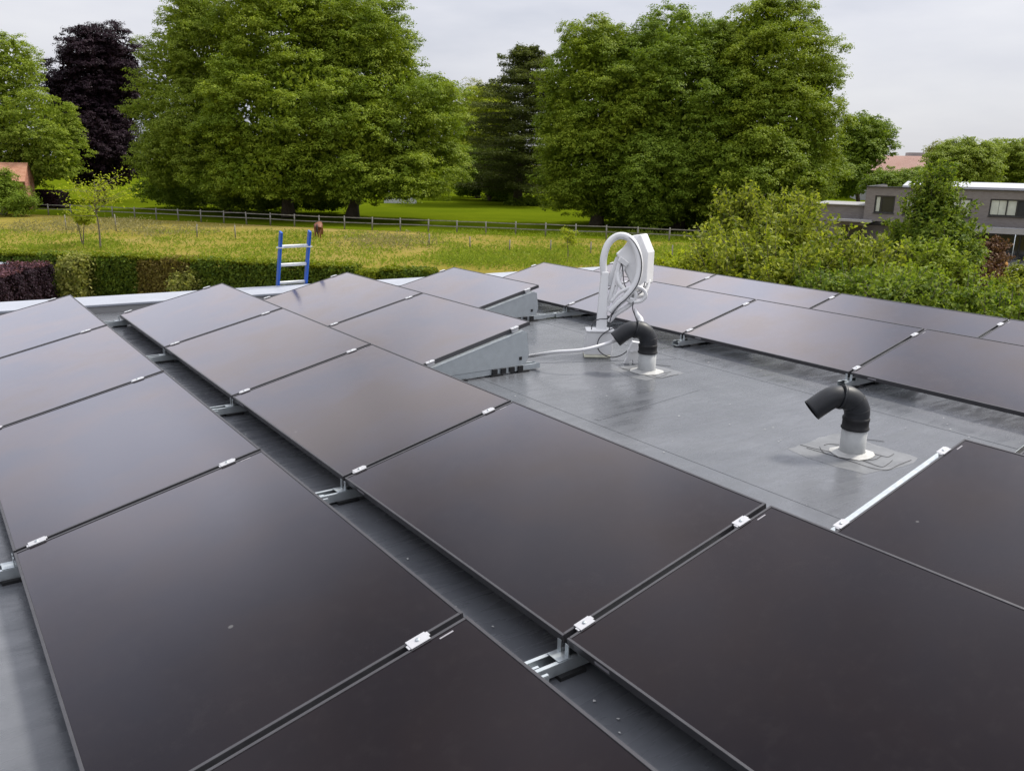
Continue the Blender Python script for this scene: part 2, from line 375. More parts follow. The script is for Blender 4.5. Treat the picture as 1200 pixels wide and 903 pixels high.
def crown_cloud(lobes, ncl, cr, per, leaf, fill=6000, zmin=-.75, fluff=.12):
    fill = int(fill * 2.6)
    """lobes: list of (centre, radii). Leaves sit on dome-like boughs over the lobes' surfaces, sparser inside"""
    C = np.array([l[0] for l in lobes]); RD = np.array([l[1] for l in lobes]) * .93
    ar = (RD.prod(axis=1)) ** (2 / 3); ar /= ar.sum(); P, Nn = [], []
    got = 0; tries = 0
    while got < ncl and tries < 40:
        tries += 1
        k = rng.choice(len(C), ncl, p=ar); d = rand_dir(ncl)
        d = d[d[:, 2] > zmin] if False else d
        k = k[:len(d)]; ok = d[:, 2] > zmin; k, d = k[ok], d[ok]
        p = C[k] + d * RD[k] * rng.uniform(.68, 1.06, (len(d), 1))
        inside = np.zeros(len(p), bool)
        for j in range(len(C)):
            q = (((p - C[j]) / RD[j]) ** 2).sum(1); inside |= (q < .72) & (k != j)
        p, d, k = p[~inside], d[~inside], k[~inside]
        nn = d / RD[k]; nn /= np.linalg.norm(nn, axis=1, keepdims=True)
        P.append(p); Nn.append(nn); got += len(p)
    P = np.concatenate(P)[:ncl]; Nn = np.concatenate(Nn)[:ncl]
    m = len(P); rad = cr * rng.uniform(.5, 1.5, m) ** 1.1
    cnt = np.maximum(8, (per * (rad / cr) ** 2)).astype(int)
    ns = 11                                      # each bough carries tufts of leaves
    sd = rand_dir(m * ns) + np.repeat(Nn, ns, 0) * .55 + np.array([0, 0, .45]); sd /= np.linalg.norm(sd, axis=1, keepdims=True)
    sp = np.repeat(P, ns, 0) + sd * (rad.repeat(ns) * rng.uniform(.5, 1.05, m * ns))[:, None] * np.array([1.1, 1.1, .85])
    si = np.repeat(np.arange(m), cnt) * ns + rng.integers(0, ns, cnt.sum()); ld = rand_dir(len(si)); ld[:, 2] = np.abs(ld[:, 2]) * .9 + ld[:, 2] * .1
    rs = rad[si // ns] * rng.uniform(.28, .46, m * ns)[si]
    pos = sp[si] + ld * (rs * rng.uniform(.2, 1, len(si)) ** .6)[:, None] * np.array([1.15, 1.15, .75]) + rng.normal(size=(len(si), 3)) * cr * fluff * .6
    nrm = sd[si] * .45 + ld * .75 + np.array([0, 0, .55]) + rng.normal(size=pos.shape) * .35
    sz = leaf * rng.uniform(.65, 1.35, len(pos))
    if fill:
        k = rng.choice(len(C), fill, p=ar); d = rand_dir(fill)
        f = C[k] + d * RD[k] * (rng.uniform(.15, .86, (fill, 1)) ** .5)
        f = f[(f[:, 2] > (C[k, 2] + zmin * RD[k, 2]))]
        pos = np.concatenate([pos, f]); nrm = np.concatenate([nrm, rng.normal(size=f.shape)]); sz = np.concatenate([sz, leaf * 2.2 * rng.uniform(.7, 1.3, len(f))])
    return pos, nrm, sz

def px_lobe(x, y, d, rx, ry, rd=None):
    """a crown lobe from where it is seen: centre pixel, distance, half sizes in pixels"""
    c = at(x, y, d); s = d / FPX
    return c, np.array([rx * s * 1.0, rx * s * 1.0 if rd is None else rd, ry * s])

def trunk_mb(base, top, r0, r1, limbs, wob=.25):
    mb = MB(); base = np.array(base); top = np.array(top); n = 7
    pts = [base + (top - base) * i / n + np.array([random.uniform(-1, 1), random.uniform(-1, 1), 0]) * wob * (0 if i == 0 else 1) for i in range(n + 1)]
    rad = [r0 * 1.5] + [r0 + (r1 - r0) * i / n for i in range(1, n + 1)]
    mb.tube(pts, rad, 10)
    for q in limbs:
        i = random.randint(n // 2, n); s = pts[i]; q = np.array(q); m = (s + q) / 2 + np.array([0, 0, -.12 * np.linalg.norm(q - s)])
        mb.tube(smooth_path([s, m, q], 5), list(np.linspace(rad[i] * .6, .05, 11)), 7)
    return mb

def tree(name, label, lobes, base, mat, ncl, cr, per, leaf, r0=.45, fill=6000, zmin=-.75, group='park trees beyond the paddock', cat='tree', fluff=.12, bark='bark'):
    base = np.array(base); root = empty(name, base, label=label, cat=cat, group=group)
    lb = [(np.array(c) - base, r) for c, r in lobes]
    cc = np.mean([c for c, r in lb], axis=0)
    top = np.array([cc[0] * .6, cc[1] * .6, cc[2]])
    trunk_mb((0, 0, 0), top, r0, r0 * .45, [c + rand_dir(1)[0] * r * .5 for c, r in lb for _ in range(2)]).build('trunk', M[bark], root)
    p, n, s = crown_cloud(lb, ncl, cr, per, leaf, fill, zmin, fluff)
    keep = p[:, 2] > .15
    leaf_mesh('crown', p[keep], n[keep], s[keep], M[mat], root)
    return root

# ------------------------------------------------------------------ setting
mb = MB(); n = 40
mb.add([(-500, -300, GZ), (900, -300, GZ), (900, 1100, GZ), (-500, 1100, GZ)], [(0, 1, 2, 3)])
mb.build('ground', M['meadow'], kind='structure')
# fence line, measured on the ground
FEN = [gnd(x, y) for x, y in ((-60, 248.5), (79, 252.8), (211, 259), (300, 263.5), (400, 268.5), (481, 271.5), (553, 274.3), (625, 277), (690, 279.5), (770, 283), (819, 285.5), (900, 289))]
mb = MB(); fl = [(p[0], p[1], GZ + .012) for p in FEN]; far = [(900, 20, GZ + .012), (900, 1000, GZ + .012), (-300, 1000, GZ + .012), (-300, 260, GZ + .012)]
mb.add(fl + far, [tuple(range(len(fl) + 4))]); mb.build('lawn', M['lawn'], kind='structure')

# ------------------------------------------------------------------ the house we stand on
RX0, RX1, RY0 = -4.2, 9.55, -13.0
def yin(x): return 1.06 - .072 * x * .9          # inner face of far parapet
def yout(x): return 1.70 - .072 * x
house = empty('flat_roof_house', (2, -5, GZ), label='flat roofed house with grey membrane roof carrying the black solar panels', cat='house')
def hp(mb, name, mat, **k):
    o = mb.build(name, mat, house, **k); o.location = (-2, 5, -GZ); return o
mb = MB(); mb.add([(RX0, RY0, 0), (RX1, RY0, 0), (RX1, yin(RX1), 0), (RX0, yin(RX0), 0)], [(0, 1, 2, 3)])
hp(mb, 'roof_membrane', M['roof'])
mb = MB()
def pris(poly, z0, z1):
    MBx = mb; MBx.prism([(p[0], p[1]) for p in poly], (0, 0, z0), (1, 0, 0), (0, 1, 0), (0, 0, 1), z1 - z0)
# walls below the coping
pris([(RX0 - .5, yin(RX0)), (RX1 + .5, yin(RX1)), (RX1 + .5, yout(RX1) - .06), (RX0 - .5, yout(RX0) - .06)], GZ, .075)
pris([(RX1, RY0), (RX1 + .5, RY0), (RX1 + .5, yin(RX1) - .002), (RX1, yin(RX1) - .002)], GZ, .075)
pris([(RX0 - .5, RY0), (RX0, RY0), (RX0, yin(RX0) - .002), (RX0 - .5, yin(RX0) - .002)], GZ, .075)
pris([(RX0 - .5, RY0 - .5), (RX1 + .5, RY0 - .5), (RX1 + .5, RY0 - .002), (RX0 - .5, RY0 - .002)], GZ, .075)
hp(mb, 'wall', M['render'])
def cop(x0, x1):
    global mb
    mb = MB(); pris([(x0, yin(x0) - .02), (x1, yin(x1) - .02), (x1, yout(x1)), (x0, yout(x0))], .077, .105); hp(mb, 'coping', M['coping'], bevel=.006)
for x0, x1 in ((RX0 - .55, -1.7), (-1.694, 1.3), (1.306, 4.3), (4.306, 7.3), (7.306, RX1 + .55)): cop(x0, x1)
mb = MB(); pris([(RX1 - .02, RY0), (RX1 + .55, RY0), (RX1 + .55, yin(RX1) - .03), (RX1 - .02, yin(RX1) - .03)], .077, .105); hp(mb, 'coping', M['coping'], bevel=.006)
mb = MB(); pris([(RX0 - .55, RY0), (RX0 + .02, RY0), (RX0 + .02, yin(RX0) - .03), (RX0 - .55, yin(RX0) - .03)], .077, .105); hp(mb, 'coping', M['coping'], bevel=.006)
# welded overlaps of the membrane
def seam(p, q, wd=.07):
    m = MB(); m.bar((p[0], p[1], .0008), (q[0], q[1], .0008), wd, .0016); hp(m, 'membrane_seam', M['roof'])
seam((5.62, -12.9), (5.62, .55), .05); seam((3.6, -12.9), (3.6, .7), .05); seam((1.33, -12.9), (1.33, .85), .04); seam((-.75, -12.9), (-.75, 1.0), .05)
seam((3.64, -3.3), (5.58, -4.15), .04); seam((3.64, -5.25), (4.9, -5.05), .04)

# ------------------------------------------------------------------ solar array
SP, PW, PITCH, TILT = 1.8899, 1.134, 1.507, R(13.39)
HL = .13
ROW = [(-.033, .008, -.012), (.009, .041, -.001), (.008, -.001, .039), (.039, .013, .013), (.028, .003, .001), (-.051, -.064, -.030)]
GAP = .024; PL = SP - GAP; TH = .035; LIP = .011
def row_origin(r): d = ROW[r]; return r * PITCH + d[0], d[1], HL + d[2]

def make_panel():
    root = empty('solar_panel', cat='solar panel', group='black solar panels in tilted rows')
    # origin at the low far corner of the top face; x up the slope, y towards the camera is negative
    f = MB(); y0, y1 = -GAP / 2, -GAP / 2 - PL
    yc = (y0 + y1) / 2
    f.box((LIP / 2, yc, -TH / 2), (LIP, PL, TH)); f.box((PW - LIP / 2, yc, -TH / 2), (LIP, PL, TH))
    f.box((PW / 2, y0 - LIP / 2, -TH / 2), (PW - 2 * LIP, LIP, TH)); f.box((PW / 2, y1 + LIP / 2, -TH / 2), (PW - 2 * LIP, LIP, TH))
    f.build('frame', M['frame'], root, bevel=.0012, seg=1)
    g = MB(); g.box((PW / 2, yc, -.0075), (PW - 2 * LIP - .001, PL - 2 * LIP - .001, .009)); g.build('glass', M['glass'], root)
    s = MB(); s.box((PW - .095, y0 - LIP - .016, -.0026), (.05, .006, .001)); s.build('serial_label', M['label'], root)
    s = MB(); s.box((-.0006, y0 - .19, -.017), (.001, .075, .012)); s.build('frame_label', M['label'], root)
    return root

def make_mount(h, lo_end, hi_end, linked, shown=False, flange=False):
    """bracket across a seam: triangular plates on a rail; h is the height of the panels' low top edge"""
    root = empty('panel_mount', cat='mounting bracket', group='galvanised mounting brackets under the panels')
    ct, st = math.cos(TILT), math.sin(TILT); zt = lambda x: h - TH / ct - .003 + x * math.tan(TILT)
    rl = MB(); a, b = -lo_end, hi_end
    L_ = b - a; xc = (a + b) / 2
    rl.box((xc, 0, .016), (L_, .076, .003))
    for s in (-1, 1):
        rl.box((xc, s * .0375, .036), (L_, .003, .043)); rl.box((xc, s * .0305, .0585), (L_, .0165, .003))
    rl.build('base_rail', M['galv'], root)
    for x in (.0, .36, .72, 1.0):
        pd = MB(); pd.box((x, 0, .0073), (.12, .12, .0145)); pd.build('rubber_pad', M['rubber'], root)
    if shown:
        for x in (.70, .79, .88, .97):
            pd = MB(); pd.box((x, -.05, .038), (.05, .012, .045)); pd.build('rubber_block', M['rubber'], root)
    xe = PW * ct * .93
    poly = [(.03, .064), (xe, .064), (xe + .035, .14), (xe + .01, zt(xe) - .03), (xe - .03, zt(xe - .03)), (.03, zt(.03))]
    pl = MB(); pl.prism(poly, (0, -.042, 0), (1, 0, 0), (0, 0, 1), (0, -1, 0), .0025)
    pl.prism(poly, (0, .0445, 0), (1, 0, 0), (0, 0, 1), (0, -1, 0), .0025)
    # top flange under the frames, back flange
    p0, p1 = Vector((.03, 0, zt(.03))), Vector((xe - .03, 0, zt(xe - .03)))
    pl.bar(p0, p1, .095 if flange else .02, .0025); pl.bar((xe + .034, 0, .142), (xe + .008, 0, zt(xe) - .032), .07, .0025, up=(0, 1, 0))
    pl.build('side_plate', M['galv'], root)
    sb = root.children[-1]
    q = MB(); q.box((xe - .055, -.0455, .125), (.03, .003, .03)); q.bar((xe + .040, 0, .16), (xe + .022, 0, zt(xe) - .05), .045, .004, up=(0, 1, 0)); q.build('slot_shade', M['slot_shade'], sb)  # solid dark pieces in place of openings; their shade is only colour
    # upright tongue at the low edge
    if not flange:
        shd = MB(); shd.bar(p0 - Vector((0, 0, .004)), p1 - Vector((0, 0, .004)), .1, .003); shd.build('seam_shade', M['slot_shade'], root)  # dark strip added below the seam to paint in the shade of the gap
    tg = MB(); tg.box((-.004, -.022, (.06 + h) / 2 - .01), (.003, .02, h - .075)); tg.box((-.004, .022, (.06 + h) / 2 - .01), (.003, .02, h - .075)); tg.box((-.02, 0, .062), (.06, .07, .003))
    tg.build('low_tongue', M['galv'], root)
    for fx in (.085, .845):
        o = Vector((fx * PW * ct, 0, h + fx * PW * st)); Mx = Matrix.Rotation(-TILT, 3, 'Y')
        c = MB(); up = Mx @ Vector((0, 0, 1)); 
        c.box(o + up * .0035, (.070, .043, .004), Mx); c.box(o - up * .018, (.07, .016, .036), Mx)
        for s in (-1, 1): c.box(o + up * .0022 + Mx @ Vector((s * .038, s * .006, 0)), (.009, .022, .003), Mx)
        k = c.build('clamp', M['alu'], root, bevel=.001, seg=1)
        bt = MB(); bt.lathe([(0, .0095), (.007, .0095), (.008, .0055), (.008, .0050)], sides=10); bb = bt.build('bolt', M['galv'], k); bb.location = o; bb.rotation_euler = (0, -TILT, 0)
    if linked:
        c = MB()
        c.box((hi_end + .09, 0, .0215), (.30, .066, .004))
        for s in (-1, 1): c.box((hi_end + .09, s * .0335, .037), (.30, .003, .028)); c.box((hi_end + .09, s * .028, .0535), (.30, .012, .003))
        c.box((hi_end + .16, 0, .0555), (.035, .054, .004))
        c.build('rail_connector', M['galv'], root)
    return root

ordn = ['at the parapet end', 'second from the parapet', 'third from the parapet', 'fourth from the parapet', 'fifth from the parapet', 'sixth from the parapet']
rown = ['of the leftmost row', 'of the second row from the left', 'of the third row from the left', 'of the fourth row from the left',
        'of the row behind the bare roof patch', 'of the last row beside the bushes']
have = {0: range(1, 5), 1: range(0, 5), 2: (0, 1, 4), 3: (0, 4), 4: range(0, 5), 5: range(0, 5)}
have[0] = range(0, 5)
proto = make_panel(); first = True
for r, ks in have.items():
    ox, oy, oz = row_origin(r)
    for k in ks:
        o = proto if first else copy_tree(proto); first = False
        o.location = (ox, oy - k * SP, oz); o.rotation_euler = (0, -TILT, 0)
        tag(o, label={(2, 4): 'black solar panel bordering the near right side of the bare roof patch',
                      (2, 1): 'black solar panel second from the parapet of the third row, triangular end plate showing',
                      (3, 0): 'black solar panel of the fourth row from the left with a triangular end plate',
                      (3, 4): 'black solar panel at the right picture edge, low edge hidden behind a nearer panel'}.get((r, k), f'black solar panel {ordn[k]} {rown[r]}'))
seamn = ['at the parapet end', 'at the first seam from the parapet', 'at the second seam from the parapet', 'at the third seam from the parapet', 'at the fourth seam from the parapet']
rows_ = ['leftmost row', 'second row', 'third row', 'fourth row', 'row behind bare roof', 'last row by bushes']
for r, ks in have.items():
    ox, oy, oz = row_origin(r); seams = sorted({k for k in ks} | {k + 1 for k in ks})
    if r == 0: seams = [k for k in seams if k <= 4]
    protos = {}
    for k in seams:
        if k == 5: continue
        nxt = r < 5 and (k in have[r + 1] or k - 1 in have[r + 1])
        key = (bool(nxt), (r, k) in ((2, 2), (3, 1)), (r, k) in ((2, 2), (3, 1), (2, 4)), r == 4 and k >= 2)
        if key not in protos: m = protos[key] = make_mount(oz, .10 if key[3] else .17, 1.19, *key[:3])
        else: m = copy_tree(protos[key])
        m.location = (ox, oy - k * SP, 0)
        what = {(2, 2): 'galvanised triangular end bracket nearest the white conduit', (3, 1): 'galvanised triangular end bracket with a rail reaching across the bare roof',
                (2, 4): 'galvanised bracket with bright top flange right of the lone black pipe'}.get((r, k), f'galvanised bracket {seamn[k]}, {rows_[r]}')
        tag(m, label=what)
# bracket of the row outside the picture on the left: only its rails reach in
mb = MB(); kx, ky = row_origin(0)[0], row_origin(0)[1] - 3 * SP
for s in (-1, 1): mb.box((kx - .47, ky + s * .0375, .036), (.62, .003, .043)); mb.box((kx - .47, ky + s * .0305, .0585), (.62, .0165, .003))
mb.box((kx - .47, ky, .016), (.62, .076, .003)); mb.box((kx - .47, ky, .036), (.62, .004, .04)); mb.box((kx - .47, ky, .0572), (.62, .012, .003))
mb.build('base_rail', M['galv'], label='galvanised floor rail entering at the left picture edge', cat='rail')
# yellow-green plug under the end panel
ox, oy, oz = row_origin(2)

# ------------------------------------------------------------------ vent pipes
LEFT = np.array([-AX_R[0], -AX_R[1], 0]); LEFT /= np.linalg.norm(LEFT)
def vent(px, py, label, k=1.0, patch=1.0, marks=True):
    b = onz(px, py, 0); root = empty('vent_pipe', b, label=label, cat='vent pipe', group='bent black vent pipes on the roof')
    m = MB(); m.lathe([(.079, 0), (.079, .185), (.074, .185), (.074, .02)]); m.build('sleeve', M['sleeve'], root)
    m = MB(); m.lathe([(.083, .168), (.087, .172), (.087, .180), (.082, .185), (.081, .225), (.084, .229), (.084, .243), (.079, .248), (.075, .25)]); m.build('coupling', M['rubber'], root)
    def H(h, z): return LEFT * h + np.array([0, 0, z])
    path = smooth_path([H(0, .235), H(0, .285), H(.022, .335), H(.065, .368), H(.11, .378)], 8)
    m = MB(); rad = [.0775] * len(path)
    m.tube(path, rad, 28)
    for i in (9, 17): # segment ridges of the elbow
        m.tube([np.array(path[i]) - (np.array(path[i + 1]) - path[i]) * .4, np.array(path[i]) + (np.array(path[i + 1]) - path[i]) * .4], .0800, 28)
    m.build('elbow', M['pvc'], root)
    d1 = unit(np.array(H(.11, .378)) - H(.065, .368)); e0 = H(.112, .378)
    m = MB(); m.tube([e0 - d1 * .009, e0 + d1 * .009], .081, 28); m.build('collar', M['pvc'], root)
    path = smooth_path([H(.115, .378), H(.160, .374), H(.205, .350), H(.290, .283)], 8)
    m = MB(); m.tube(path, .0705, 28, caps=False)
    back = [np.array(p) for p in path]; m.tube(back[::-1], .0655, 28, caps=False)
    dd = unit(back[-1] - back[-2]); mm = len(m.v); n_ = len(path)
    o_ring = [n_ * 28 - 28 + i for i in range(28)]; i_ring = [n_ * 28 + i for i in range(28)]
    # rim between outer and inner wall: nearest vertex pairing
    vs = [Vector(v) for v in m.v]
    pair = [min(i_ring, key=lambda j: (vs[j] - vs[a]).length) for a in o_ring]
    for i in range(28): m.f.append((o_ring[i], o_ring[(i + 1) % 28], pair[(i + 1) % 28], pair[i])); m.sm.append(False)
    m.build('outlet', M['pvc'], root)
    # pale flashing collar and welded patch
    m = MB(); n = 14; vs = [(0, 0, .006)]
    for i in range(n):
        a = 2 * math.pi * i / n; r = .128 + .03 * random.random(); vs.append((r * math.cos(a), r * math.sin(a), .004))
    for i in range(n):
        a = 2 * math.pi * i / n; vs.append((.082 * math.cos(a), .082 * math.sin(a), .02))
    fs = [(1 + i, 1 + (i + 1) % n, 1 + n + (i + 1) % n, 1 + n + i) for i in range(n)]
    m.add(vs, fs, True); m.build('flashing', M['flash'], root)
    m = MB(); n = 40; poly = []
    for i in range(n):
        a = 2 * math.pi * i / n; c, s = math.cos(a), math.sin(a); r = .31 * patch / max(abs(c), abs(s)) ** .75 * (1 + .05 * math.sin(3 * a + px) + .03 * random.uniform(-1, 1)); poly.append((r * c, r * s))
    m.prism(poly, (0, 0, 0), (1, 0, 0), (0, 1, 0), (0, 0, 1), .0009); m.build('membrane_patch', M['patch'], root)
    if marks:
        sl = MB()
        U2 = np.array([-LEFT[0], -LEFT[1]]); V2 = np.array([AX_F[0], AX_F[1]]); V2 /= np.linalg.norm(V2)
        def PT(u, v): q = U2 * u + V2 * v; return (q[0], q[1], .003)
        for ln in ([(-.27, .12), (-.2, .06), (-.08, -.02), (.02, -.12), (.08, -.20), (.14, -.16), (.2, -.10)],
                   [(-.25, .07), (-.16, -.02), (-.05, -.14), (.02, -.22), (.1, -.24), (.2, -.17), (.32, -.09)],
                   [(.1, .02), (.16, -.03), (.2, -.05), (.26, .0)], [(-.12, .12), (-.08, .14), (-.02, .13)], [(.15, .25), (.24, .22), (.3, .2)],
                   [(-.16, .09), (-.17, .0), (-.1, -.07), (.0, -.11), (.1, -.09), (.17, -.03)]):
            sl.tube([PT(*p) for p in smooth_path([(a * patch * 1.05, b * patch * 1.25) for a, b in ln], 5)], .0015, 6)
        sl.build('sealant_line', M['seal'], root)
    return b
V2b = vent(998, 531, 'bent black vent pipe standing alone near the right solar panel', 1, 1.0)
V1b = vent(757.5, 435, 'bent black vent pipe beside the white cable tower', 1, .8)

# ------------------------------------------------------------------ white cable tower
tb = onz(699, 417, 0); DT = float(np.dot(tb - CAM, AX_F))
tower = empty('cable_tower', tb, label='white plastic cable tower with looped hoses on the bare roof', cat='cable tower')
def tp(x, y, dd=0.0): return at(x, y, DT + dd) - tb        # a point of the tower, seen at pixel x, y
FW = np.array([AX_F[0], AX_F[1], 0]); FW /= np.linalg.norm(FW); RT = -LEFT
def fr(u, v, z): return RT * u + FW * v + np.array([0, 0, z])
m = MB(); m.prism([(-.125, -.1), (.12, -.1), (.13, .13), (-.12, .13)], (0, 0, .004), RT, FW, (0, 0, 1), .022); m.build('base_plate', M['cream'], tower, bevel=.004)
m = MB(); vs = [fr(-.125, -.085, .026), fr(.135, -.085, .026), fr(.135, .11, .026), fr(-.125, .11, .026), fr(-.105, -.075, .245), fr(.15, -.075, .245), fr(.15, .1, .245), fr(-.105, .1, .245)]
m.add(vs, [(0, 3, 2, 1), (4, 5, 6, 7), (0, 1, 5, 4), (1, 2, 6, 5), (2, 3, 7, 6), (3, 0, 4, 7)]); m.build('base_box', M['white'], tower, bevel=.012)
m = MB(); m.box(fr(.022, .01, .252), (.268, .19, .016), Matrix((RT, FW, (0, 0, 1))).transposed()); m.build('box_lid', M['white'], tower, bevel=.005)
# column: flat trunking rising from the box
m = MB(); c0 = [tp(704.5, 389), tp(706, 360), tp(707.5, 335), tp(709, 318)]; wd = [.050, .044, .038, .033]
vs = []
for c, h in zip(c0, wd): vs += [c - RT * h - FW * .045, c + RT * h - FW * .045, c + RT * h + FW * .045, c - RT * h + FW * .045]
fs = [(0, 3, 2, 1), (12, 13, 14, 15)] + [(4 * i + k, 4 * i + (k + 1) % 4, 4 * i + 4 + (k + 1) % 4, 4 * i + 4 + k) for i in range(3) for k in range(4)]
m.add(vs, fs); m.build('column', M['white'], tower, bevel=.01)
# big hose loop: up from the column, over, and down through the clip
loop = smooth_path([tp(708, 322, 0), tp(707, 305), tp(712, 287), tp(722, 277.5), tp(733, 277, -.03), tp(742, 284, -.06), tp(748.5, 300, -.09), tp(749, 318, -.10), tp(744, 334, -.10), tp(734, 347, -.09), tp(724, 356, -.07), tp(715, 366, -.04)], 6)
m = MB(); m.tube(loop, .034, 14); m.build('hose', M['white'], tower)
loop2 = smooth_path([tp(727, 305, .02), tp(724, 318, .0), tp(725, 330, -.03), tp(732, 340, -.05), tp(742, 346, -.05), tp(752, 346, -.02), tp(758, 338, .02), tp(760, 328, .05)], 6)
m = MB(); m.tube(loop2, .022, 12); m.build('hose', M['white'], tower)
loop3 = smooth_path([tp(733, 351, -.06), tp(740, 343, -.07), tp(749, 339, -.05), tp(755, 333, -.01)], 6)
m = MB(); m.tube(loop3, .024, 12); m.build('hose', M['white'], tower)
loop4 = smooth_path([tp(716, 354, -.07), tp(726, 343, -.09), tp(740, 336.5, -.1), tp(752, 338, -.1), tp(757, 346, -.09), tp(750, 353, -.08), tp(738, 353, -.09), tp(730, 346, -.1)], 6)
m = MB(); m.tube(loop4, .017, 10); m.build('hose', M['white'], tower)
m = MB(); m.tube(smooth_path([tp(741, 340, -.09), tp(745, 345, -.09), tp(743, 351, -.08), tp(737, 350, -.1)], 4), .02, 10); m.build('clip', M['white'], tower)
# cables following the hoses
for pts in ([tp(734, 276, -.06), tp(744, 285, -.10), tp(751, 301, -.13), tp(751.5, 318, -.135), tp(746, 335, -.13), tp(735, 349, -.12), tp(724, 359, -.1), tp(716, 372, -.08), tp(714, 386, -.1)],
            [tp(728, 307, -.03), tp(730, 318, -.035), tp(731, 330, -.06), tp(734, 338, -.09)],
            [tp(756, 330, -.06), tp(753, 340, -.07), tp(748, 345, -.08)],
            [tp(742, 353, -.1), tp(741.5, 362, -.1), tp(745, 372, -.1), tp(748, 382, -.2)],
            [tp(727, 356, -.1), tp(718, 366, -.1), tp(712, 373, -.1), tp(702, 374, -.1), tp(695, 378, -.12), tp(693, 386, -.13)],
            [tp(728, 382, -.12), tp(715, 386, -.15), tp(704, 394, -.16), tp(700, 404, -.17), tp(704, 413, -.17), tp(716, 418.5, -.17), tp(728, 416, -.2), tp(737, 409, -.2), tp(741, 402, -.2)]):
    m = MB(); m.tube(smooth_path(pts, 6), .0052, 7); m.build('cable', M['cable'], tower)
# hexagonal head: front face, and the bevelled side seen on the right
front = [tp(*p) for p in ((728.5, 294, .05), (741, 276.5, .05), (757, 276, .05), (758, 300, .05), (756, 334, .05), (738, 336, .05), (727.5, 318, .05))]
front = [tp(723.5, 299), tp(740, 276, .02), tp(751, 274.5, .0), tp(759.5, 296, -.03), tp(757.5, 333, -.03), tp(741, 338, .0), tp(735, 322, .0)]
ex = RT * .085 + FW * .13
m = MB(); n = len(front); bk = [p + ex for p in front]
bk[0] = front[0] + FW * .15; bk[6] = front[6] + FW * .15
m.add(front + bk, [tuple(range(n))[::-1], tuple(range(n, 2 * n))] + [(i, (i + 1) % n, n + (i + 1) % n, n + i) for i in range(n)])
m.build('head', M['white'], tower, bevel=.012, seg=3)
# arms between head and column, drooping strap, hanging tag
for a, b, wq in ((tp(727, 303, -.01), tp(712, 358, -.01), .034), (tp(733, 308, -.01), tp(717, 352, -.01), .026), (tp(725, 302, .05), tp(713, 335, .03), .06)):
    m = MB(); m.bar(a, b, wq, .03, up=FW); m.build('arm', M['white'], tower, bevel=.006)
m = MB(); a, b = tp(725.5, 303), tp(735, 310); m.bar(a - FW * .03, b - FW * .03, .05, .022, up=FW); m.build('arm_socket', M['white'], tower, bevel=.005)
m = MB(); pts = smooth_path([tp(713, 377, -.02), tp(722, 368, -.04), tp(734, 360, -.05), tp(742, 354, -.06)], 5); m.tube(pts, [.022] * len(pts), 8); m.build('strap', M['white'], tower)
m = MB(); pts = smooth_path([tp(744, 362, -.08), tp(747, 369, -.1), tp(750, 374, -.1), tp(751, 379, -.12)], 4); m.tube(pts, list(np.interp(np.arange(len(pts)), [0, 8, 12], [.012, .032, .03])), 10); m.build('tag', M['white'], tower)

# small white clip block behind the pipe
bb = onz(741, 426, 0) ; blk = empty('cable_clip', bb, label='small white plastic cable clip block behind the black pipe', cat='cable clip')
m = MB(); m.prism([(-.085, 0), (-.03, 0), (-.028, .03), (-.012, .045), (.002, .03), (.004, 0), (.03, 0), (.034, .03), (.046, .04), (.056, .025), (.056, 0), (.075, 0), (.085, .12), (.06, .2), (-.01, .21), (-.05, .12), (-.055, .06)],
                  -FW * .02, RT, (0, 0, 1), FW, .06)
m.build('body', M['white'], blk, bevel=.004)
m = MB(); m.prism([(-.03, .11), (.055, .13), (.05, .145), (-.03, .125)], -FW * .032, RT, (0, 0, 1), FW, .012); m.build('ridge', M['white'], blk)

# white conduit from bracket into the pipe mouth
ep = V1b + LEFT * .25 + np.array([0, 0, .31])
st_ = np.array(onz(622, 417, .09)); 
pts = smooth_path([st_ - RT * .05, st_, np.array(at(650, 412.5, 7.42)), np.array(at(685, 409.5, 7.35)), ep + LEFT * .06 + (0, 0, -.045), ep], 6)
m = MB(); m.tube([np.array(p) for p in pts], .0155, 12); m.build('conduit', M['white'], label='white plastic conduit running from the end bracket into the pipe mouth', cat='conduit')

# roof litter: small leaves and bits
lt = MB()
for i in range(150):
    r = random.random()
    if r < .45: x, y = random.uniform(1.12, 1.5), random.uniform(-9, .3)
    elif r < .75: x, y = random.uniform(5.5, 5.95), random.uniform(-7, -2.2)
    else: x, y = random.uniform(3.2, 5.8), random.uniform(-7.2, -2)
    s = random.uniform(.002, .008); a = random.uniform(0, 6.3)
    lt.add([(x + s * math.cos(a + q) * (1 if q % 2 else .5), y + s * math.sin(a + q) * (1 if q % 2 else .5), .004 + random.uniform(0, .004)) for q in (0, 1.57, 3.14, 4.71)], [(0, 1, 2, 3)])
lt.build('roof_litter', M['flash'], label='pale bits of litter scattered on the membrane', cat='litter', kind='stuff')

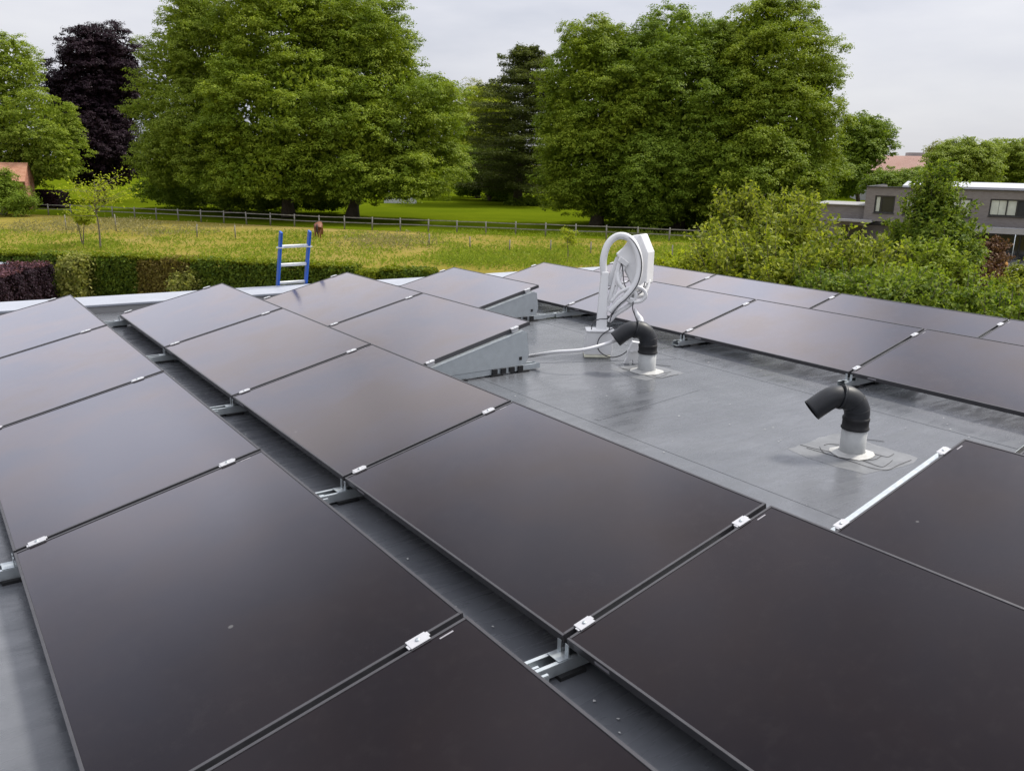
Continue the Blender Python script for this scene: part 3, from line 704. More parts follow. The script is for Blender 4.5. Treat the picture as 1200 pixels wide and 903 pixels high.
# ------------------------------------------------------------------ ladder
lad_a = R(17)
pL = onz(326.5, 334.5, .105); pR = onz(358.5, 332, .105)
pR[1] = pL[1] = (pL[1] + pR[1]) / 2 + .02
ud = np.array([0, -math.sin(lad_a), math.cos(lad_a)])
lad = empty('ladder', (pL + pR) / 2 - ud * 4.9, label='blue ladder with pale rungs leaning on the roof edge', cat='ladder')
lb = (pL + pR) / 2 - ud * 4.9; hx = (pR[0] - pL[0]) / 2
for s in (-1, 1):
    m = MB(); m.bar(np.array([s * hx, 0, 0]), np.array([s * hx, 0, 0]) + ud * 5.66, .075, .03, up=(1, 0, 0)); m.build('rail', M['blue'], lad, bevel=.006)
    m = MB(); c = np.array([s * hx, 0, 0]) + ud * 5.44; m.box(c, (.075, .085, .014)); m.build('rail_hook', M['rung'], lad)
for i in range(20):
    q = 4.9 + .03 + .262 * (i - 17)
    m = MB(); c = ud * q; m.box(c, (2 * hx - .032, .034, .032), Matrix.Rotation(lad_a, 3, 'X')); m.build('rung', M['rung'], lad)

# ------------------------------------------------------------------ hedges, shrubs
def hedge(name, label, p, q, wd, ht, mat, n, leaf, group=None, cat='hedge', topmat=None, ntop=0, rough=1.0):
    p, q = np.array(p[:2]), np.array(q[:2]); L_ = np.linalg.norm(q - p); d = (q - p) / L_; s = np.array([-d[1], d[0]])
    c = (p + q) / 2; root = empty(name, (c[0], c[1], GZ), label=label, cat=cat, group=group)
    # a clipped block of twigs and leaves: points near the faces
    def pts(n):
        u = rng.uniform(-L_ / 2, L_ / 2, n); face = rng.uniform(0, 1, n); v = rng.uniform(-wd / 2, wd / 2, n); z = rng.uniform(.05, ht, n)
        dep = rng.normal(.05, .09 * rough, n); nr = np.zeros((n, 3))
        f1 = face < .42; f2 = (face >= .42) & (face < .60); f3 = (face >= .6) & (face < .9)
        v[f1] = -wd / 2 + dep[f1]; nr[f1] = (-s[0], -s[1], .2)
        v[f2] = wd / 2 - dep[f2]; nr[f2] = (s[0], s[1], .2)
        z[f3] = ht - dep[f3] * .8; nr[f3] = (0, 0, 1)
        e_ = face >= .9; sg = np.where(rng.random(n) < .5, -1, 1); u[e_] = (sg * (L_ / 2 - dep))[e_]; nr[e_] = (d[None] * sg[e_, None]) @ np.array([[1, 0, 0], [0, 1, 0]])
        lump = (.07 * np.sin(u * 2.1 + 1) + .05 * np.sin(u * 5.3 + z * 3) + .04 * np.sin(u * 11 + z * 7)) * rough
        return np.stack([d[0] * u + s[0] * (v - lump), d[1] * u + s[1] * (v - lump), z * (1 + .02 * np.sin(u * 1.7)) + lump * .3], 1), nr
    P, Nr = pts(n); leaf_mesh('foliage', P, Nr + rng.normal(size=P.shape) * .5, leaf * rng.uniform(.7, 1.3, n), M[mat], root)
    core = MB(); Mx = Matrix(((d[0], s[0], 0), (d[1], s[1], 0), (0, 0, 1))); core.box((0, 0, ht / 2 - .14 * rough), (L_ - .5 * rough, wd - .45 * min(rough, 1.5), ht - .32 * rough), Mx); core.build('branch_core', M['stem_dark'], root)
    if topmat:  # extra top leaves in a lighter colour, painting in light from above
        k = ntop; u = rng.uniform(-L_ / 2, L_ / 2, k); v = rng.uniform(-wd / 2, wd / 2, k); z = ht + np.abs(rng.normal(0, .07, k)) - .02
        leaf_mesh('lit_top_shoots', np.stack([d[0] * u + s[0] * v, d[1] * u + s[1] * v, z], 1), rng.normal(size=(k, 3)) * .6 + (0, 0, .8), leaf * rng.uniform(.7, 1.4, k), M[topmat], root)
    return root
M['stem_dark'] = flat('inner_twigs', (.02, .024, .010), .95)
HT = 1.9
hA = onz(-60, 295.5, GZ + HT); hB = onz(166, 302, GZ + HT); hC = onz(228, 305, GZ + HT); hD = onz(420, 313.5, GZ + HT); hE = onz(449, 315.5, GZ + HT); hF = onz(508, 318.5, GZ + HT)
G1 = 'clipped hedge along the near edge of the paddock'
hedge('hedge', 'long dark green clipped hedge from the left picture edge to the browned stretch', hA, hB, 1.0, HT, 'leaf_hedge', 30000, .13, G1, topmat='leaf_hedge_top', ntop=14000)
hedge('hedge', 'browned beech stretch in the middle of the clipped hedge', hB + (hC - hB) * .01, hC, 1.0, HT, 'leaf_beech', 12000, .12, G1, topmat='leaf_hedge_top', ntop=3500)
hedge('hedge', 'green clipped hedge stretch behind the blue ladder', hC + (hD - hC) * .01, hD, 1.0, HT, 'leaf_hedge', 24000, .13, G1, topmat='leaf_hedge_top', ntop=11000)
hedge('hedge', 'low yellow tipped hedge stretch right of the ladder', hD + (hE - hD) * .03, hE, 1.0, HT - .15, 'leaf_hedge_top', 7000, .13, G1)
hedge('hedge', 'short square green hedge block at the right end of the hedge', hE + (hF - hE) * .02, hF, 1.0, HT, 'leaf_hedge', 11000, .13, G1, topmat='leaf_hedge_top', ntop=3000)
pA = onz(-70, 330, -2.95); pB = onz(14, 309, -2.95)
off = unit(np.array([pB[1] - pA[1], -(pB[0] - pA[0]), 0])) * .9
hedge('purple_hedge', 'dark purple leaved hedge in front of the green one at left', pA + off * .9, pB + off * .9, 1.6, 1.75, 'leaf_purple', 26000, .11, None, topmat='leaf_plum', ntop=5000)

def shrub(name, label, lobes, base, mat, ncl, cr, per, leaf, shoots=0, shoot_len=.8, cat='shrub', group='shrubs growing beyond the roof edge', fill=2500, stems=7, zmin=-.9, shoot_leaf=None):
    base = np.array(base); root = empty(name, base, label=label, cat=cat, group=group)
    lb = [(np.array(c) - base, r) for c, r in lobes]
    p, n, s = crown_cloud(lb, ncl, cr, per, leaf, fill, zmin, .2)
    st = MB()
    for i in range(stems):
        c, r = lb[i % len(lb)]; q = c + rand_dir(1)[0] * r * .7
        a = np.array([random.uniform(-.2, .2), random.uniform(-.2, .2), 0]); st.tube(smooth_path([a, a * .5 + q * .5 + np.array([0, 0, .2]), q], 5), list(np.linspace(.05, .012, 11)), 6)
    P, N2, S2 = [p], [n], [s]
    for i in range(shoots):
        c, r = lb[random.randrange(len(lb))]; d = rand_dir(1)[0]; d[2] = abs(d[2]) * .8 + .25; d /= np.linalg.norm(d)
        q = c + d * r * .92; dr = unit(d * .7 + np.array([0, 0, .8]) + rand_dir(1)[0] * .35); ln = shoot_len * random.uniform(.4, 1.15)
        e_ = q + dr * ln + np.array([0, 0, -.1 * ln]); st.tube([q, (q + e_) / 2 + np.array([0, 0, .04]), e_], [.009, .006, .003], 5)
        k = int(30 * ln / .8) + 6; tt = rng.uniform(0, 1, (k, 1)) ** .8; pp = q + (e_ - q) * tt + rng.normal(size=(k, 3)) * (.055 + .09 * (1 - tt)) * ln
        P.append(pp); N2.append(rng.normal(size=(k, 3)) + np.array([0, 0, .7])); S2.append((shoot_leaf or leaf) * rng.uniform(.7, 1.3, k))
    st.build('stem', M['stem'], root)
    leaf_mesh('foliage', np.concatenate(P), np.concatenate(N2), np.concatenate(S2), M[mat], root, aspect=.5)
    return root

def hpt(x, y, z): return onz(x, y, GZ + z)
fwd = unit(np.array([-AX_F[0], -AX_F[1], 0]))
hedge('shrub', 'yellow variegated shrub clipped into the hedge beside the purple one', hpt(79, 301, HT) + fwd * .35, hpt(108, 302, HT) + fwd * .3, 1.0, HT - .12, 'leaf_gold', 5200, .15, 'shrubs along the hedge', 'shrub', rough=2.2)
hedge('shrub', 'small golden shrub at the foot of the hedge left of a panel peak', hpt(208, 304.5, HT) + fwd * .4, hpt(236, 306, HT) + fwd * .4, .8, HT - .75, 'leaf_gold', 2600, .14, 'shrubs along the hedge', 'shrub', rough=2.6)

# ------------------------------------------------------------------ paddock fence
fence = empty('paddock_fence', FEN[5], label='pale grey post and rail fence across the paddock', cat='fence')
fo = FEN[5]; FH = 1.2
def along(P, step, s0=0):
    o = []; acc = s0
    for a, b in zip(P[:-1], P[1:]):
        l = np.linalg.norm(b - a)
        while acc < l: o.append(a + (b - a) * acc / l); acc += step
        acc -= l
    return o
posts = along(FEN, 2.72, 1.0)
for p in posts:
    m = MB(); h = FH + random.uniform(-.04, .05); q = p - fo + np.array([random.uniform(-.03, .03), random.uniform(-.03, .03), 0]); m.tube([q, q + (random.uniform(-.04, .04), 0, h)], [.068, .06], 8); m.build('post', M['wood'], fence)
for hz_ in (1.08, .62):
    for a, b in zip(posts[:-1], posts[1:]):
        m = MB(); m.bar(a - fo + (0, 0, hz_ + random.uniform(-.03, .03)), b - fo + (0, 0, hz_ + random.uniform(-.03, .03)), .035, .078); m.build('rail', M['wood'], fence)
# thin posts of the wire fence nearer
wp = [(78, 272), (91.5, 271.5), (136.5, 271), (231, 278), (276, 280.5), (503, 290), (551, 293), (597, 297), (645, 298), (692, 300.5), (738, 303), (787, 307)]
wf = empty('wire_fence', gnd(503, 290), label='thin weathered posts of a wire fence standing in the meadow grass', cat='fence'); wo = gnd(503, 290)
pp = []
for x, y in wp:
    p = gnd(x, y) - wo; h = random.uniform(.95, 1.15) * (1.3 if x < 150 else 1); m = MB(); m.tube([p, p + (random.uniform(-.06, .06), 0, h)], [.055, .045], 7); m.build('post', M['post'], wf); pp.append(p + np.array([0, 0, h * .85]))
m = MB()
for a, b in zip(pp[:-1], pp[1:]): m.tube([a, b], .004, 4)
m.build('wire', M['post'], wf)

# rough tufts of tall grass
def tufts(name, spots, n, h, spread, mat, label):
    P, Nn, Sz = [], [], []
    for (x, y, k) in spots:
        c = gnd(x, y)
        a = c + np.concatenate([rng.normal(size=(k, 2)) * spread, rng.uniform(.02, h, (k, 1))], 1); P.append(a)
        nn = rng.normal(size=(k, 3)); nn[:, 2] *= .2; Nn.append(nn); Sz.append(rng.uniform(.15, .38, k))
    leaf_mesh(name, np.concatenate(P), np.concatenate(Nn), np.concatenate(Sz), M[mat], aspect=.22, label=label, cat='grass', kind='stuff')
tufts('tall_grass', [(rng.uniform(25, 160), rng.uniform(262, 276), 110) for _ in range(26)] + [(rng.uniform(170, 250), rng.uniform(268, 280), 60) for _ in range(14)] + [(rng.uniform(410, 500), rng.uniform(279, 292), 90) for _ in range(16)], 0, .75, 1.1, 'leaf_straw', 'tall pale seeding grass in the paddock')
tufts('meadow_tuft', [(rng.uniform(-20, 830), rng.uniform(272, 312), 60) for _ in range(420)], 0, .28, .8, 'leaf_light', 'green tufts scattered through the mown meadow')
tufts('rough_grass', [(rng.uniform(520, 850), rng.uniform(292, 316), 90) for _ in range(120)], 0, .45, .9, 'leaf_light', 'rough green grass near the roof end of the meadow')

# ------------------------------------------------------------------ horse, seen from behind, grazing
def skin(name, verts, edges, radii, mat, parent, root_i=0, sub=1):
    me = bpy.data.meshes.new(name); me.from_pydata(verts, edges, []); me.update(); o = bpy.data.objects.new(name, me); COL.objects.link(o); o.parent = parent
    me.materials.append(mat); m = o.modifiers.new('skin', 'SKIN'); m.use_smooth_shade = True
    lay = me.skin_vertices[0].data if me.skin_vertices else None
    if lay is None:
        bm = bmesh.new(); bm.from_mesh(me); bm.verts.layers.skin.verify(); bm.to_mesh(me); bm.free(); lay = me.skin_vertices[0].data
    for i, r in enumerate(radii): lay[i].radius = r if hasattr(r, '__len__') else (r, r); lay[i].use_root = (i == root_i)
    s = o.modifiers.new('sub', 'SUBSURF'); s.levels = sub; s.render_levels = sub; return o
hb = gnd(373, 280)
horse = empty('horse', hb, (0, 0, math.atan2(AX_F[1], AX_F[0]) + R(4)), label='chestnut brown horse grazing with its rump to the viewer', cat='horse')
V = [(0, 0, 1.12), (.45, 0, 1.06), (.95, 0, 1.10), (1.25, 0, 1.12), (1.6, .05, .85), (1.85, .08, .52), (2.0, .10, .28), (2.13, .11, .12),       # trunk, neck, head
     (-.12, .17, 1.0), (-.05, .19, .80), (-.22, .19, .50), (-.17, .19, .10), (-.12, .19, .03),
     (-.12, -.17, 1.0), (.03, -.19, .80), (-.12, -.19, .50), (-.05, -.19, .10), (0, -.19, .03),
     (1.15, .15, .85), (1.16, .16, .47), (1.14, .16, .10), (1.18, .16, .03), (1.15, -.15, .85), (1.25, -.16, .47), (1.3, -.16, .10), (1.34, -.16, .03)]
E_ = [(0, 1), (1, 2), (2, 3), (3, 4), (4, 5), (5, 6), (6, 7), (0, 8), (8, 9), (9, 10), (10, 11), (11, 12), (0, 13), (13, 14), (14, 15), (15, 16), (16, 17), (2, 18), (18, 19), (19, 20), (20, 21), (2, 22), (22, 23), (23, 24), (24, 25)]
RD_ = [(.30, .32), (.31, .34), (.28, .32), (.2, .24), (.14, .17), (.11, .13), (.10, .11), (.07, .07), .2, .14, .075, .05, .055, .2, .14, .075, .05, .055, .13, .075, .05, .055, .13, .075, .05, .055]
skin('body', V, E_, RD_, M['horse'], horse)
m = MB(); m.tube(smooth_path([(-.28, 0, 1.22), (-.40, 0, 1.08), (-.42, .01, .8), (-.40, .0, .42)], 5), list(np.interp(np.arange(16), [0, 4, 10, 15], [.04, .06, .085, .03])), 9); m.build('tail', M['hair'], horse)
m = MB()
for i in range(7):
    x = 1.2 + i * .1; z = 1.36 - i * .125; m.box((x, .0, z), (.11, .05, .13), Matrix.Rotation(R(38), 3, 'Y'))
m.build('mane', M['hair'], horse)
m = MB()
for s in (-1, 1): m.tube([(1.86, .08 + s * .08, .60), (1.84, .08 + s * .1, .72)], [.035, .01], 7)
m.build('ear', M['horse'], horse)

# ------------------------------------------------------------------ silver car peeking over the purple hedge
cp = at(-16, 316, 38.0); car = empty('parked_car', (cp[0], cp[1], GZ), (0, 0, R(-42)), label='silver parked car showing its roof above the purple hedge', cat='car')
side = [(-2.1, .35), (-2.12, .75), (-1.95, .95), (-1.35, 1.02), (-.75, 1.50), (-.2, 1.60), (.75, 1.58), (1.45, 1.1), (2.05, 1.0), (2.15, .7), (2.1, .35)]
m = MB(); m.prism(side, (0, .86, .0), (1, 0, 0), (0, 0, 1), (0, -1, 0), 1.72); m.build('body', M['car'], car, bevel=.08, seg=3)
m = MB()
for y in (.862, -.872): m.prism([(-1.1, 1.05), (-.68, 1.42), (.68, 1.48), (1.15, 1.1)], (0, y, 0), (1, 0, 0), (0, 0, 1), (0, 1, 0), .01)
m.build('side_window', M['carglass'], car)
m = MB(); m.bar((-.80, 0, 1.475), (-1.29, 0, 1.085), 1.4, .012, up=(0, 1, 0)); m.v = m.v; 
m = MB(); m.add([(-1.30, -.68, 1.075), (-1.30, .68, 1.075), (-.80, .62, 1.475), (-.80, -.62, 1.475), (-1.31, -.68, 1.085), (-1.31, .68, 1.085), (-.81, .62, 1.485), (-.81, -.62, 1.485)], [(0, 1, 2, 3), (7, 6, 5, 4), (0, 4, 5, 1), (1, 5, 6, 2), (2, 6, 7, 3), (3, 7, 4, 0)]); m.build('windscreen', M['carglass'], car)
for x in (-1.3, 1.35):
    for y in (.78, -.78):
        m = MB(); m.tube([(x, y - .1, .32), (x, y + .1, .32)], .32, 20); m.build('wheel', M['rubber'], car)

# ------------------------------------------------------------------ buildings
FPXS = FPX
class Facade:
    """a facade plane facing the camera: u to the right, z up"""
    def __init__(s, x, d, yaw=0):
        c = at(x, 230, d); s.o = np.array([c[0], c[1], GZ]); f = ray(x, 230); f = unit([f[0], f[1], 0])
        a = math.atan2(f[1], f[0]) - math.pi / 2 + yaw; s.rz = a; s.ex = np.array([math.cos(a), math.sin(a), 0]); s.ey = np.array([-math.sin(a), math.cos(a), 0])
    def loc(s, x, y):
        r = ray(x, y); t_ = np.dot(s.o - CAM, s.ey) / np.dot(r, s.ey); p = CAM + r * t_ - s.o; return float(np.dot(p, s.ex)), float(p[2])
def wall_holes(m, x0, x1, z0, z1, holes, y0, th):
    xs = sorted({x0, x1, *[h[0] for h in holes], *[h[1] for h in holes]}); zs = sorted({z0, z1, *[h[2] for h in holes], *[h[3] for h in holes]})
    for a, b in zip(xs[:-1], xs[1:]):
        for c, d in zip(zs[:-1], zs[1:]):
            if any(h[0] <= (a + b) / 2 <= h[1] and h[2] <= (c + d) / 2 <= h[3] for h in holes): continue
            m.box(((a + b) / 2, y0 + th / 2, (c + d) / 2), (b - a, th, d - c))
F = Facade(1110, 62, R(-3)); mh = empty('modern_house', F.o, (0, 0, F.rz), label='grey brick flat roofed house with dark framed windows behind the bushes', cat='house')
xl, zt_ = F.loc(1016, 219); xr = F.loc(1300, 219)[0]; zb = F.loc(1110, 263)[1]
def rect(x0, y0, x1, y1): a = F.loc(x0, y0); b = F.loc(x1, y1); return (a[0], b[0], b[1], a[1])
wins = [rect(1026, 229, 1047, 250), rect(1060, 230.5, 1075, 252), rect(1112, 232, 1136.5, 255), rect(1161, 233, 1207, 255)]
m = MB(); wall_holes(m, xl, xr, zb, zt_, wins, 0, .3); m.box((xl + .15, 5.3, (zb + zt_) / 2), (.3, 10, zt_ - zb)); m.box(((xl + xr) / 2, 5.3, zt_ - .35), (xr - xl - .62, 10, .2)); m.box(((xl + xr) / 2, 10, (zb + zt_) / 2), (xr - xl - .62, .3, zt_ - zb - .8))
m.build('wall', M['gbrick'], mh)
for i, h in enumerate(wins):
    m = MB(); fw = .09; x0, x1, z0, z1 = h; yq = .10
    m.box(((x0 + x1) / 2, yq, z0 + fw / 2), (x1 - x0, .08, fw)); m.box(((x0 + x1) / 2, yq, z1 - fw / 2), (x1 - x0, .08, fw))
    for x in (x0 + fw / 2, x1 - fw / 2): m.box((x, yq, (z0 + z1) / 2), (fw, .08, z1 - z0 - 2 * fw))
    for fx in {0: [.33], 1: [], 2: [.5], 3: [.42, .66]}[i]: m.box((x0 + (x1 - x0) * fx, yq, (z0 + z1) / 2), (.07, .07, z1 - z0 - 2 * fw))
    wo_ = m.build('window', M['wdark'], mh)
    m = MB(); m.box(((x0 + x1) / 2, .15, (z0 + z1) / 2), (x1 - x0 - .01, .012, z1 - z0 - .01)); m.build('pane', M['pane'], wo_)
    cu = {0: [(.08, .26)], 1: [(.2, .9)], 2: [(.05, .92)], 3: [(.02, .22), (.23, .40), (.43, .64)]}[i]
    for a, b in cu:
        m = MB(); n = 10; xs = np.linspace(x0 + (x1 - x0) * a, x0 + (x1 - x0) * b, n)
        for q in range(n - 1): m.add([(xs[q], .138 - .006 * (q % 2), z0 + .1), (xs[q + 1], .138 - .006 * ((q + 1) % 2), z0 + .1), (xs[q + 1], .138 - .006 * ((q + 1) % 2), z1 - .1), (xs[q], .138 - .006 * (q % 2), z1 - .1)], [(0, 1, 2, 3)])
        m.build('curtain', M['curtain'], wo_)
    m = MB(); m.box(((x0 + x1) / 2, -.03, z0 - .03), (x1 - x0 + .1, .1, .05)); m.build('sill', M['wdark'], wo_)
# roof trim and raised pale roof sheets
m = MB(); m.box(((xl + xr) / 2, .10, zt_ + .03), (xr - xl + .06, .45, .06)); m.box((xl + .12, 5.2, zt_ + .03), (.3, 9.7, .06)); m.build('roof_trim', M['wdark'], mh)
for a, b, hh in ((1056, 1068, .30), (1071, 1098, .28), (1103, 1300, .34)):
    u0, u1 = F.loc(a, 218)[0], F.loc(b, 218)[0]
    m = MB(); m.prism([(1.0, zt_ + .02), (1.0, zt_ + hh * .55), (4.5, zt_ + hh + .15), (4.5, zt_ + .02)], (u0, 0, 0), (0, 1, 0), (0, 0, 1), (1, 0, 0), u1 - u0); m.build('roof', M['paleroof'], mh)
# floor slab, ground floor set back in shade, glazing
m = MB(); m.box(((xl + xr) / 2 + 1.8, -.5, zb - .2), (xr - xl - 3.4, 1.7, .38)); m.build('canopy', M['render'], mh)
gx0 = F.loc(1050, 270)[0]
m = MB(); wall_holes(m, xl, xr, 0, zb - .41, [(gx0, xr - .5, .08, zb - .6)], 1.6, .3); m.box((xl + .15, 5.9, (zb - .41) / 2), (.3, 7.9, zb - .41)); m.box(((xl + xr) / 2, 9.7, (zb - .41) / 2), (xr - xl - .7, .3, zb - .42)); m.build('wall', M['gbrick'], mh)
nn = 9; gw = (xr - .5 - gx0) / nn
for i in range(nn):
    m = MB(); a = gx0 + gw * i
    for x in (a + .04, a + gw - .04): m.box((x, 1.7, (zb - .52) / 2), (.06, .08, zb - .70))
    m.box((a + gw / 2, 1.7, .13), (gw - .15, .08, .08)); m.box((a + gw / 2, 1.7, zb - .66), (gw - .15, .08, .08)); g_ = m.build('patio_door', M['wdark'], mh)
    m = MB(); m.box((a + gw / 2, 1.74, (zb - .52) / 2), (gw - .14, .012, zb - .9)); m.build('pane', M['pane'], g_)
# lower wing on the left
wx0, wz = F.loc(950, 239)
m = MB(); wall_holes(m, wx0, xl - .004, 0, wz, [(F.loc(985, 262)[0], F.loc(1012, 262)[0], .1, F.loc(1000, 263)[1] - .1)], .6, .3); m.box(((wx0 + xl) / 2, 4, wz - .3), (xl - wx0 - .02, 6, .2)); m.box((wx0 + .15, 4, wz / 2), (.28, 6.2, wz - .01)); m.build('wing_wall', M['gbrick'], mh)
m = MB(); m.box(((wx0 + xl) / 2, 3.6, wz + .03), (xl - wx0 - .02, 6.4, .06)); m.build('wing_roof', M['render'], mh)
m = MB(); m.box(((wx0 + xl) / 2 + 1.2, .05, F.loc(1000, 258)[1]), (xl - wx0 - 1.0, 1.4, .16)); m.build('wing_canopy', M['render'], mh)
m = MB(); m.box(((F.loc(985, 262)[0] + F.loc(1012, 262)[0]) / 2, .8, 1.2), (F.loc(1012, 262)[0] - F.loc(985, 262)[0] - .02, .02, 2.2)); m.build('wing_window', M['pane'], mh)
# terrace
tmb = MB(); cxy = F.o - F.ey * 4; tmb.prism([(xl, -7), (xr, -7), (xr, 1.5), (xl, 1.5)], (F.o[0], F.o[1], GZ + .02), F.ex, F.ey, (0, 0, 1), .05); tmb.build('terrace', M['paving'], kind='structure')
def onterr(x, v): 
    u, _ = F.loc(x, 280); return F.o + F.ex * u * .96 + F.ey * v + np.array([0, 0, .07])
# bicycle on the terrace
bp_ = onterr(1187, -3.0); bi = empty('bicycle', bp_, (0, 0, F.rz + R(6)), label='dark bicycle parked on the neighbour terrace below the windows', cat='bicycle')
def ring(c, r, rr, n=22): return [(c[0] + r * math.cos(2 * math.pi * i / n), c[1], c[2] + r * math.sin(2 * math.pi * i / n)) for i in range(n + 1)]
for x in (-.52, .52):
    m = MB(); m.tube(ring((x, 0, .34), .33, .02), .022, 6); wq = m.build('wheel', M['rubber'], bi)
    m = MB()
    for i in range(8): a = math.pi * i / 8; m.tube([(x + .32 * math.cos(a), 0, .34 + .32 * math.sin(a)), (x - .32 * math.cos(a), 0, .34 - .32 * math.sin(a))], .002, 4)
    m.build('spoke', M['galv'], wq)
m = MB()
for a, b in (((-.52, 0, .34), (-.1, 0, .32)), ((-.1, 0, .32), (-.25, 0, .85)), ((-.52, 0, .34), (-.22, 0, .75)), ((-.22, 0, .75), (.36, 0, .82)), ((-.1, 0, .32), (.38, 0, .74)), ((.52, 0, .34), (.34, 0, .98))): m.tube([a, b], .017, 6)
m.build('frame', M['wdark'], bi)
m = MB(); m.tube([(.30, -.28, 1.0), (.36, 0, 1.0), (.30, .28, 1.0)], .014, 6); m.build('handlebar', M['wdark'], bi)
m = MB(); m.box((-.27, 0, .88), (.26, .13, .05)); m.build('saddle', M['rubber'], bi, bevel=.02)
# orange planter ball, white globe lamp
ob = onterr(1182, -5.2); o_ = MB(); o_.lathe([(.001, .0), (.22, .05), (.34, .2), (.36, .34), (.28, .5), (.15, .58), (.001, .6)], sides=20); q = o_.build('garden_ball', M['orange'], label='orange garden ball near the bicycle', cat='garden ball'); q.location = ob
lp = onterr(1138, -1.6); lamp = empty('garden_lamp', lp, label='white globe garden lamp rising beside the conical tree', cat='lamp')
zl = F.loc(1138, 276)[1] * .99; m = MB(); m.tube([(0, 0, 0), (0, 0, zl - .25)], .04, 8); m.build('pole', M['wdark'], lamp)
m = MB(); m.lathe([(.001, zl - .27), (.16, zl - .22), (.27, zl), (.2, zl + .19), (.001, zl + .27)], sides=18); m.build('globe', M['white'], lamp)
ps = onterr(1192.5, -2.2); par = empty('folded_parasol', ps, label='thin grey folded parasol pole on the neighbour terrace', cat='parasol')
m = MB(); m.tube([(0, 0, .0), (0, 0, 2.1)], .03, 8); m.build('pole', M['galv'], par); m = MB(); m.box((0, 0, .04), (.5, .5, .08)); m.build('base', M['render'], par, bevel=.02)

# brick barn at far left
bd = 96; BF = Facade(12, bd, R(-10)); barn = empty('brick_barn', BF.o, (0, 0, BF.rz), label='small red brick building with orange tiled roof at the left picture edge', cat='building')
b0, bt_ = BF.loc(-40, 212); b1, _ = BF.loc(29, 212); zr = BF.loc(10, 192)[1]
m = MB(); m.box(((b0 + b1) / 2, 3, bt_ / 2), (b1 - b0, 6, bt_)); m.prism([(0, bt_ + .002), (6, bt_ + .002), (3, zr - .12)], (b0, 0, 0), (0, 1, 0), (0, 0, 1), (1, 0, 0), b1 - b0); m.build('wall', M['rbrick'], barn)
m = MB()
for s in (0, 1):
    y0, y1 = (-.35, 3.0) if s == 0 else (6.35, 3.0); m.prism([(y0, bt_ - .12), (y1, zr), (y1, zr + .12), (y0, bt_ + .0)], (b0 - .3, 0, 0), (0, 1, 0), (0, 0, 1), (1, 0, 0), b1 - b0 + .35)
m.build('roof', M['tile'], barn)
m = MB(); m.box(((b0 + b1) / 2, -.02, 1.1), (1.2, .06, 2.1)); dd_ = m.build('door', M['wdark'], barn)
# far red roofed hall
HF = Facade(1056, 170, R(8)); hall = empty('distant_hall', HF.o, (0, 0, HF.rz), label='distant hall with long faded red roof on the skyline', cat='building')
h0, hz1 = HF.loc(1010, 181.5); h1 = HF.loc(1094, 184)[0]; hz0 = HF.loc(1050, 205)[1]
m = MB(); m.box(((h0 + h1) / 2, 8, hz0 / 2), (h1 - h0, 16, hz0)); m.build('wall', M['render'], hall)
m = MB(); m.prism([(-.5, hz0 + .003), (16.5, hz0 + .003), (14, hz1), (5, hz1)], (h0 - .5, 0, 0), (0, 1, 0), (0, 0, 1), (1, 0, 0), h1 - h0 + 1); m.build('roof', M['tilefar'], hall)
m = MB(); m.box((HF.loc(1082, 184)[0], 9, hz1 + .35), (3.6, 4, .7)); m.build('roof_unit', M['render'], hall)
# white wall glimpsed under the big tree
WF = Facade(470, 126); shed = empty('white_shed', WF.o, (0, 0, WF.rz), label='low white building glimpsed under the lowest branches of the big trees', cat='building')
w0 = WF.loc(450, 232)[0]; w1 = WF.loc(488, 232)[0]; wz_ = WF.loc(470, 226)[1]
m = MB(); m.box(((w0 + w1) / 2, 2, wz_ / 2), (w1 - w0, 4, wz_)); m.build('wall', M['wallwhite'], shed); m = MB(); m.box(((w0 + w1) / 2, 2, wz_ + .06), (w1 - w0 + .4, 4.4, .12)); m.build('roof', M['render'], shed)

# ------------------------------------------------------------------ trees
def tb_(x, d): p = at(x, 240, d); return (p[0], p[1], GZ)
D = px_lobe
# left edge
tree('tree', 'light green airy tree at the left picture edge behind the brick building', [D(8, 85, 104, 38, 40), D(40, 150, 103, 50, 42), D(-15, 150, 103, 45, 50), D(62, 185, 102, 34, 36), D(10, 200, 103, 40, 32)], tb_(30, 103), 'leaf_light', 237, 1.00, 246, 0.228, .35, 5000)
tree('tree', 'copper beech with blackish purple foliage', [D(112, 105, 116, 46, 66), D(85, 118, 115, 28, 44), D(140, 100, 116, 30, 58), D(115, 180, 114, 52, 52), D(118, 62, 116, 26, 28)], tb_(120, 116), 'leaf_purple', 273, 1.18, 286, 0.258, .6, 9000)
# the big left group
tree('tree', 'yellowish green tree forming the left side of the big left group', [D(212, 125, 97, 52, 95), D(245, 60, 97, 58, 68), D(200, 185, 96, 40, 48), D(240, 170, 94, 60, 62), D(228, 22, 97, 34, 30)], tb_(270, 97), 'leaf_light', 374, 1.06, 260, 0.213, .45, 9000)
tree('tree', 'tall dark green tree in the middle of the big left group', [D(330, 60, 93, 82, 76), D(300, 140, 89, 70, 78), D(360, 150, 88, 75, 82), D(330, 5, 93, 60, 40), D(385, 40, 93, 55, 55), D(325, 205, 87, 66, 36), D(270, 212, 90, 44, 26)], tb_(338, 92), 'leaf_mid', 460, 1.18, 286, 0.228, .6, 12000)
tree('tree', 'broad dark green tree on the right of the big left group', [D(430, 90, 92, 66, 82), D(465, 150, 91, 72, 78), D(410, 175, 88, 62, 60), D(505, 165, 92, 36, 66), D(512, 115, 94, 26, 28), D(430, 45, 93, 50, 42), D(405, 208, 87, 60, 32), D(480, 214, 87, 52, 26)], tb_(412, 92), 'leaf_mid', 460, 1.18, 286, 0.228, .6, 11000)
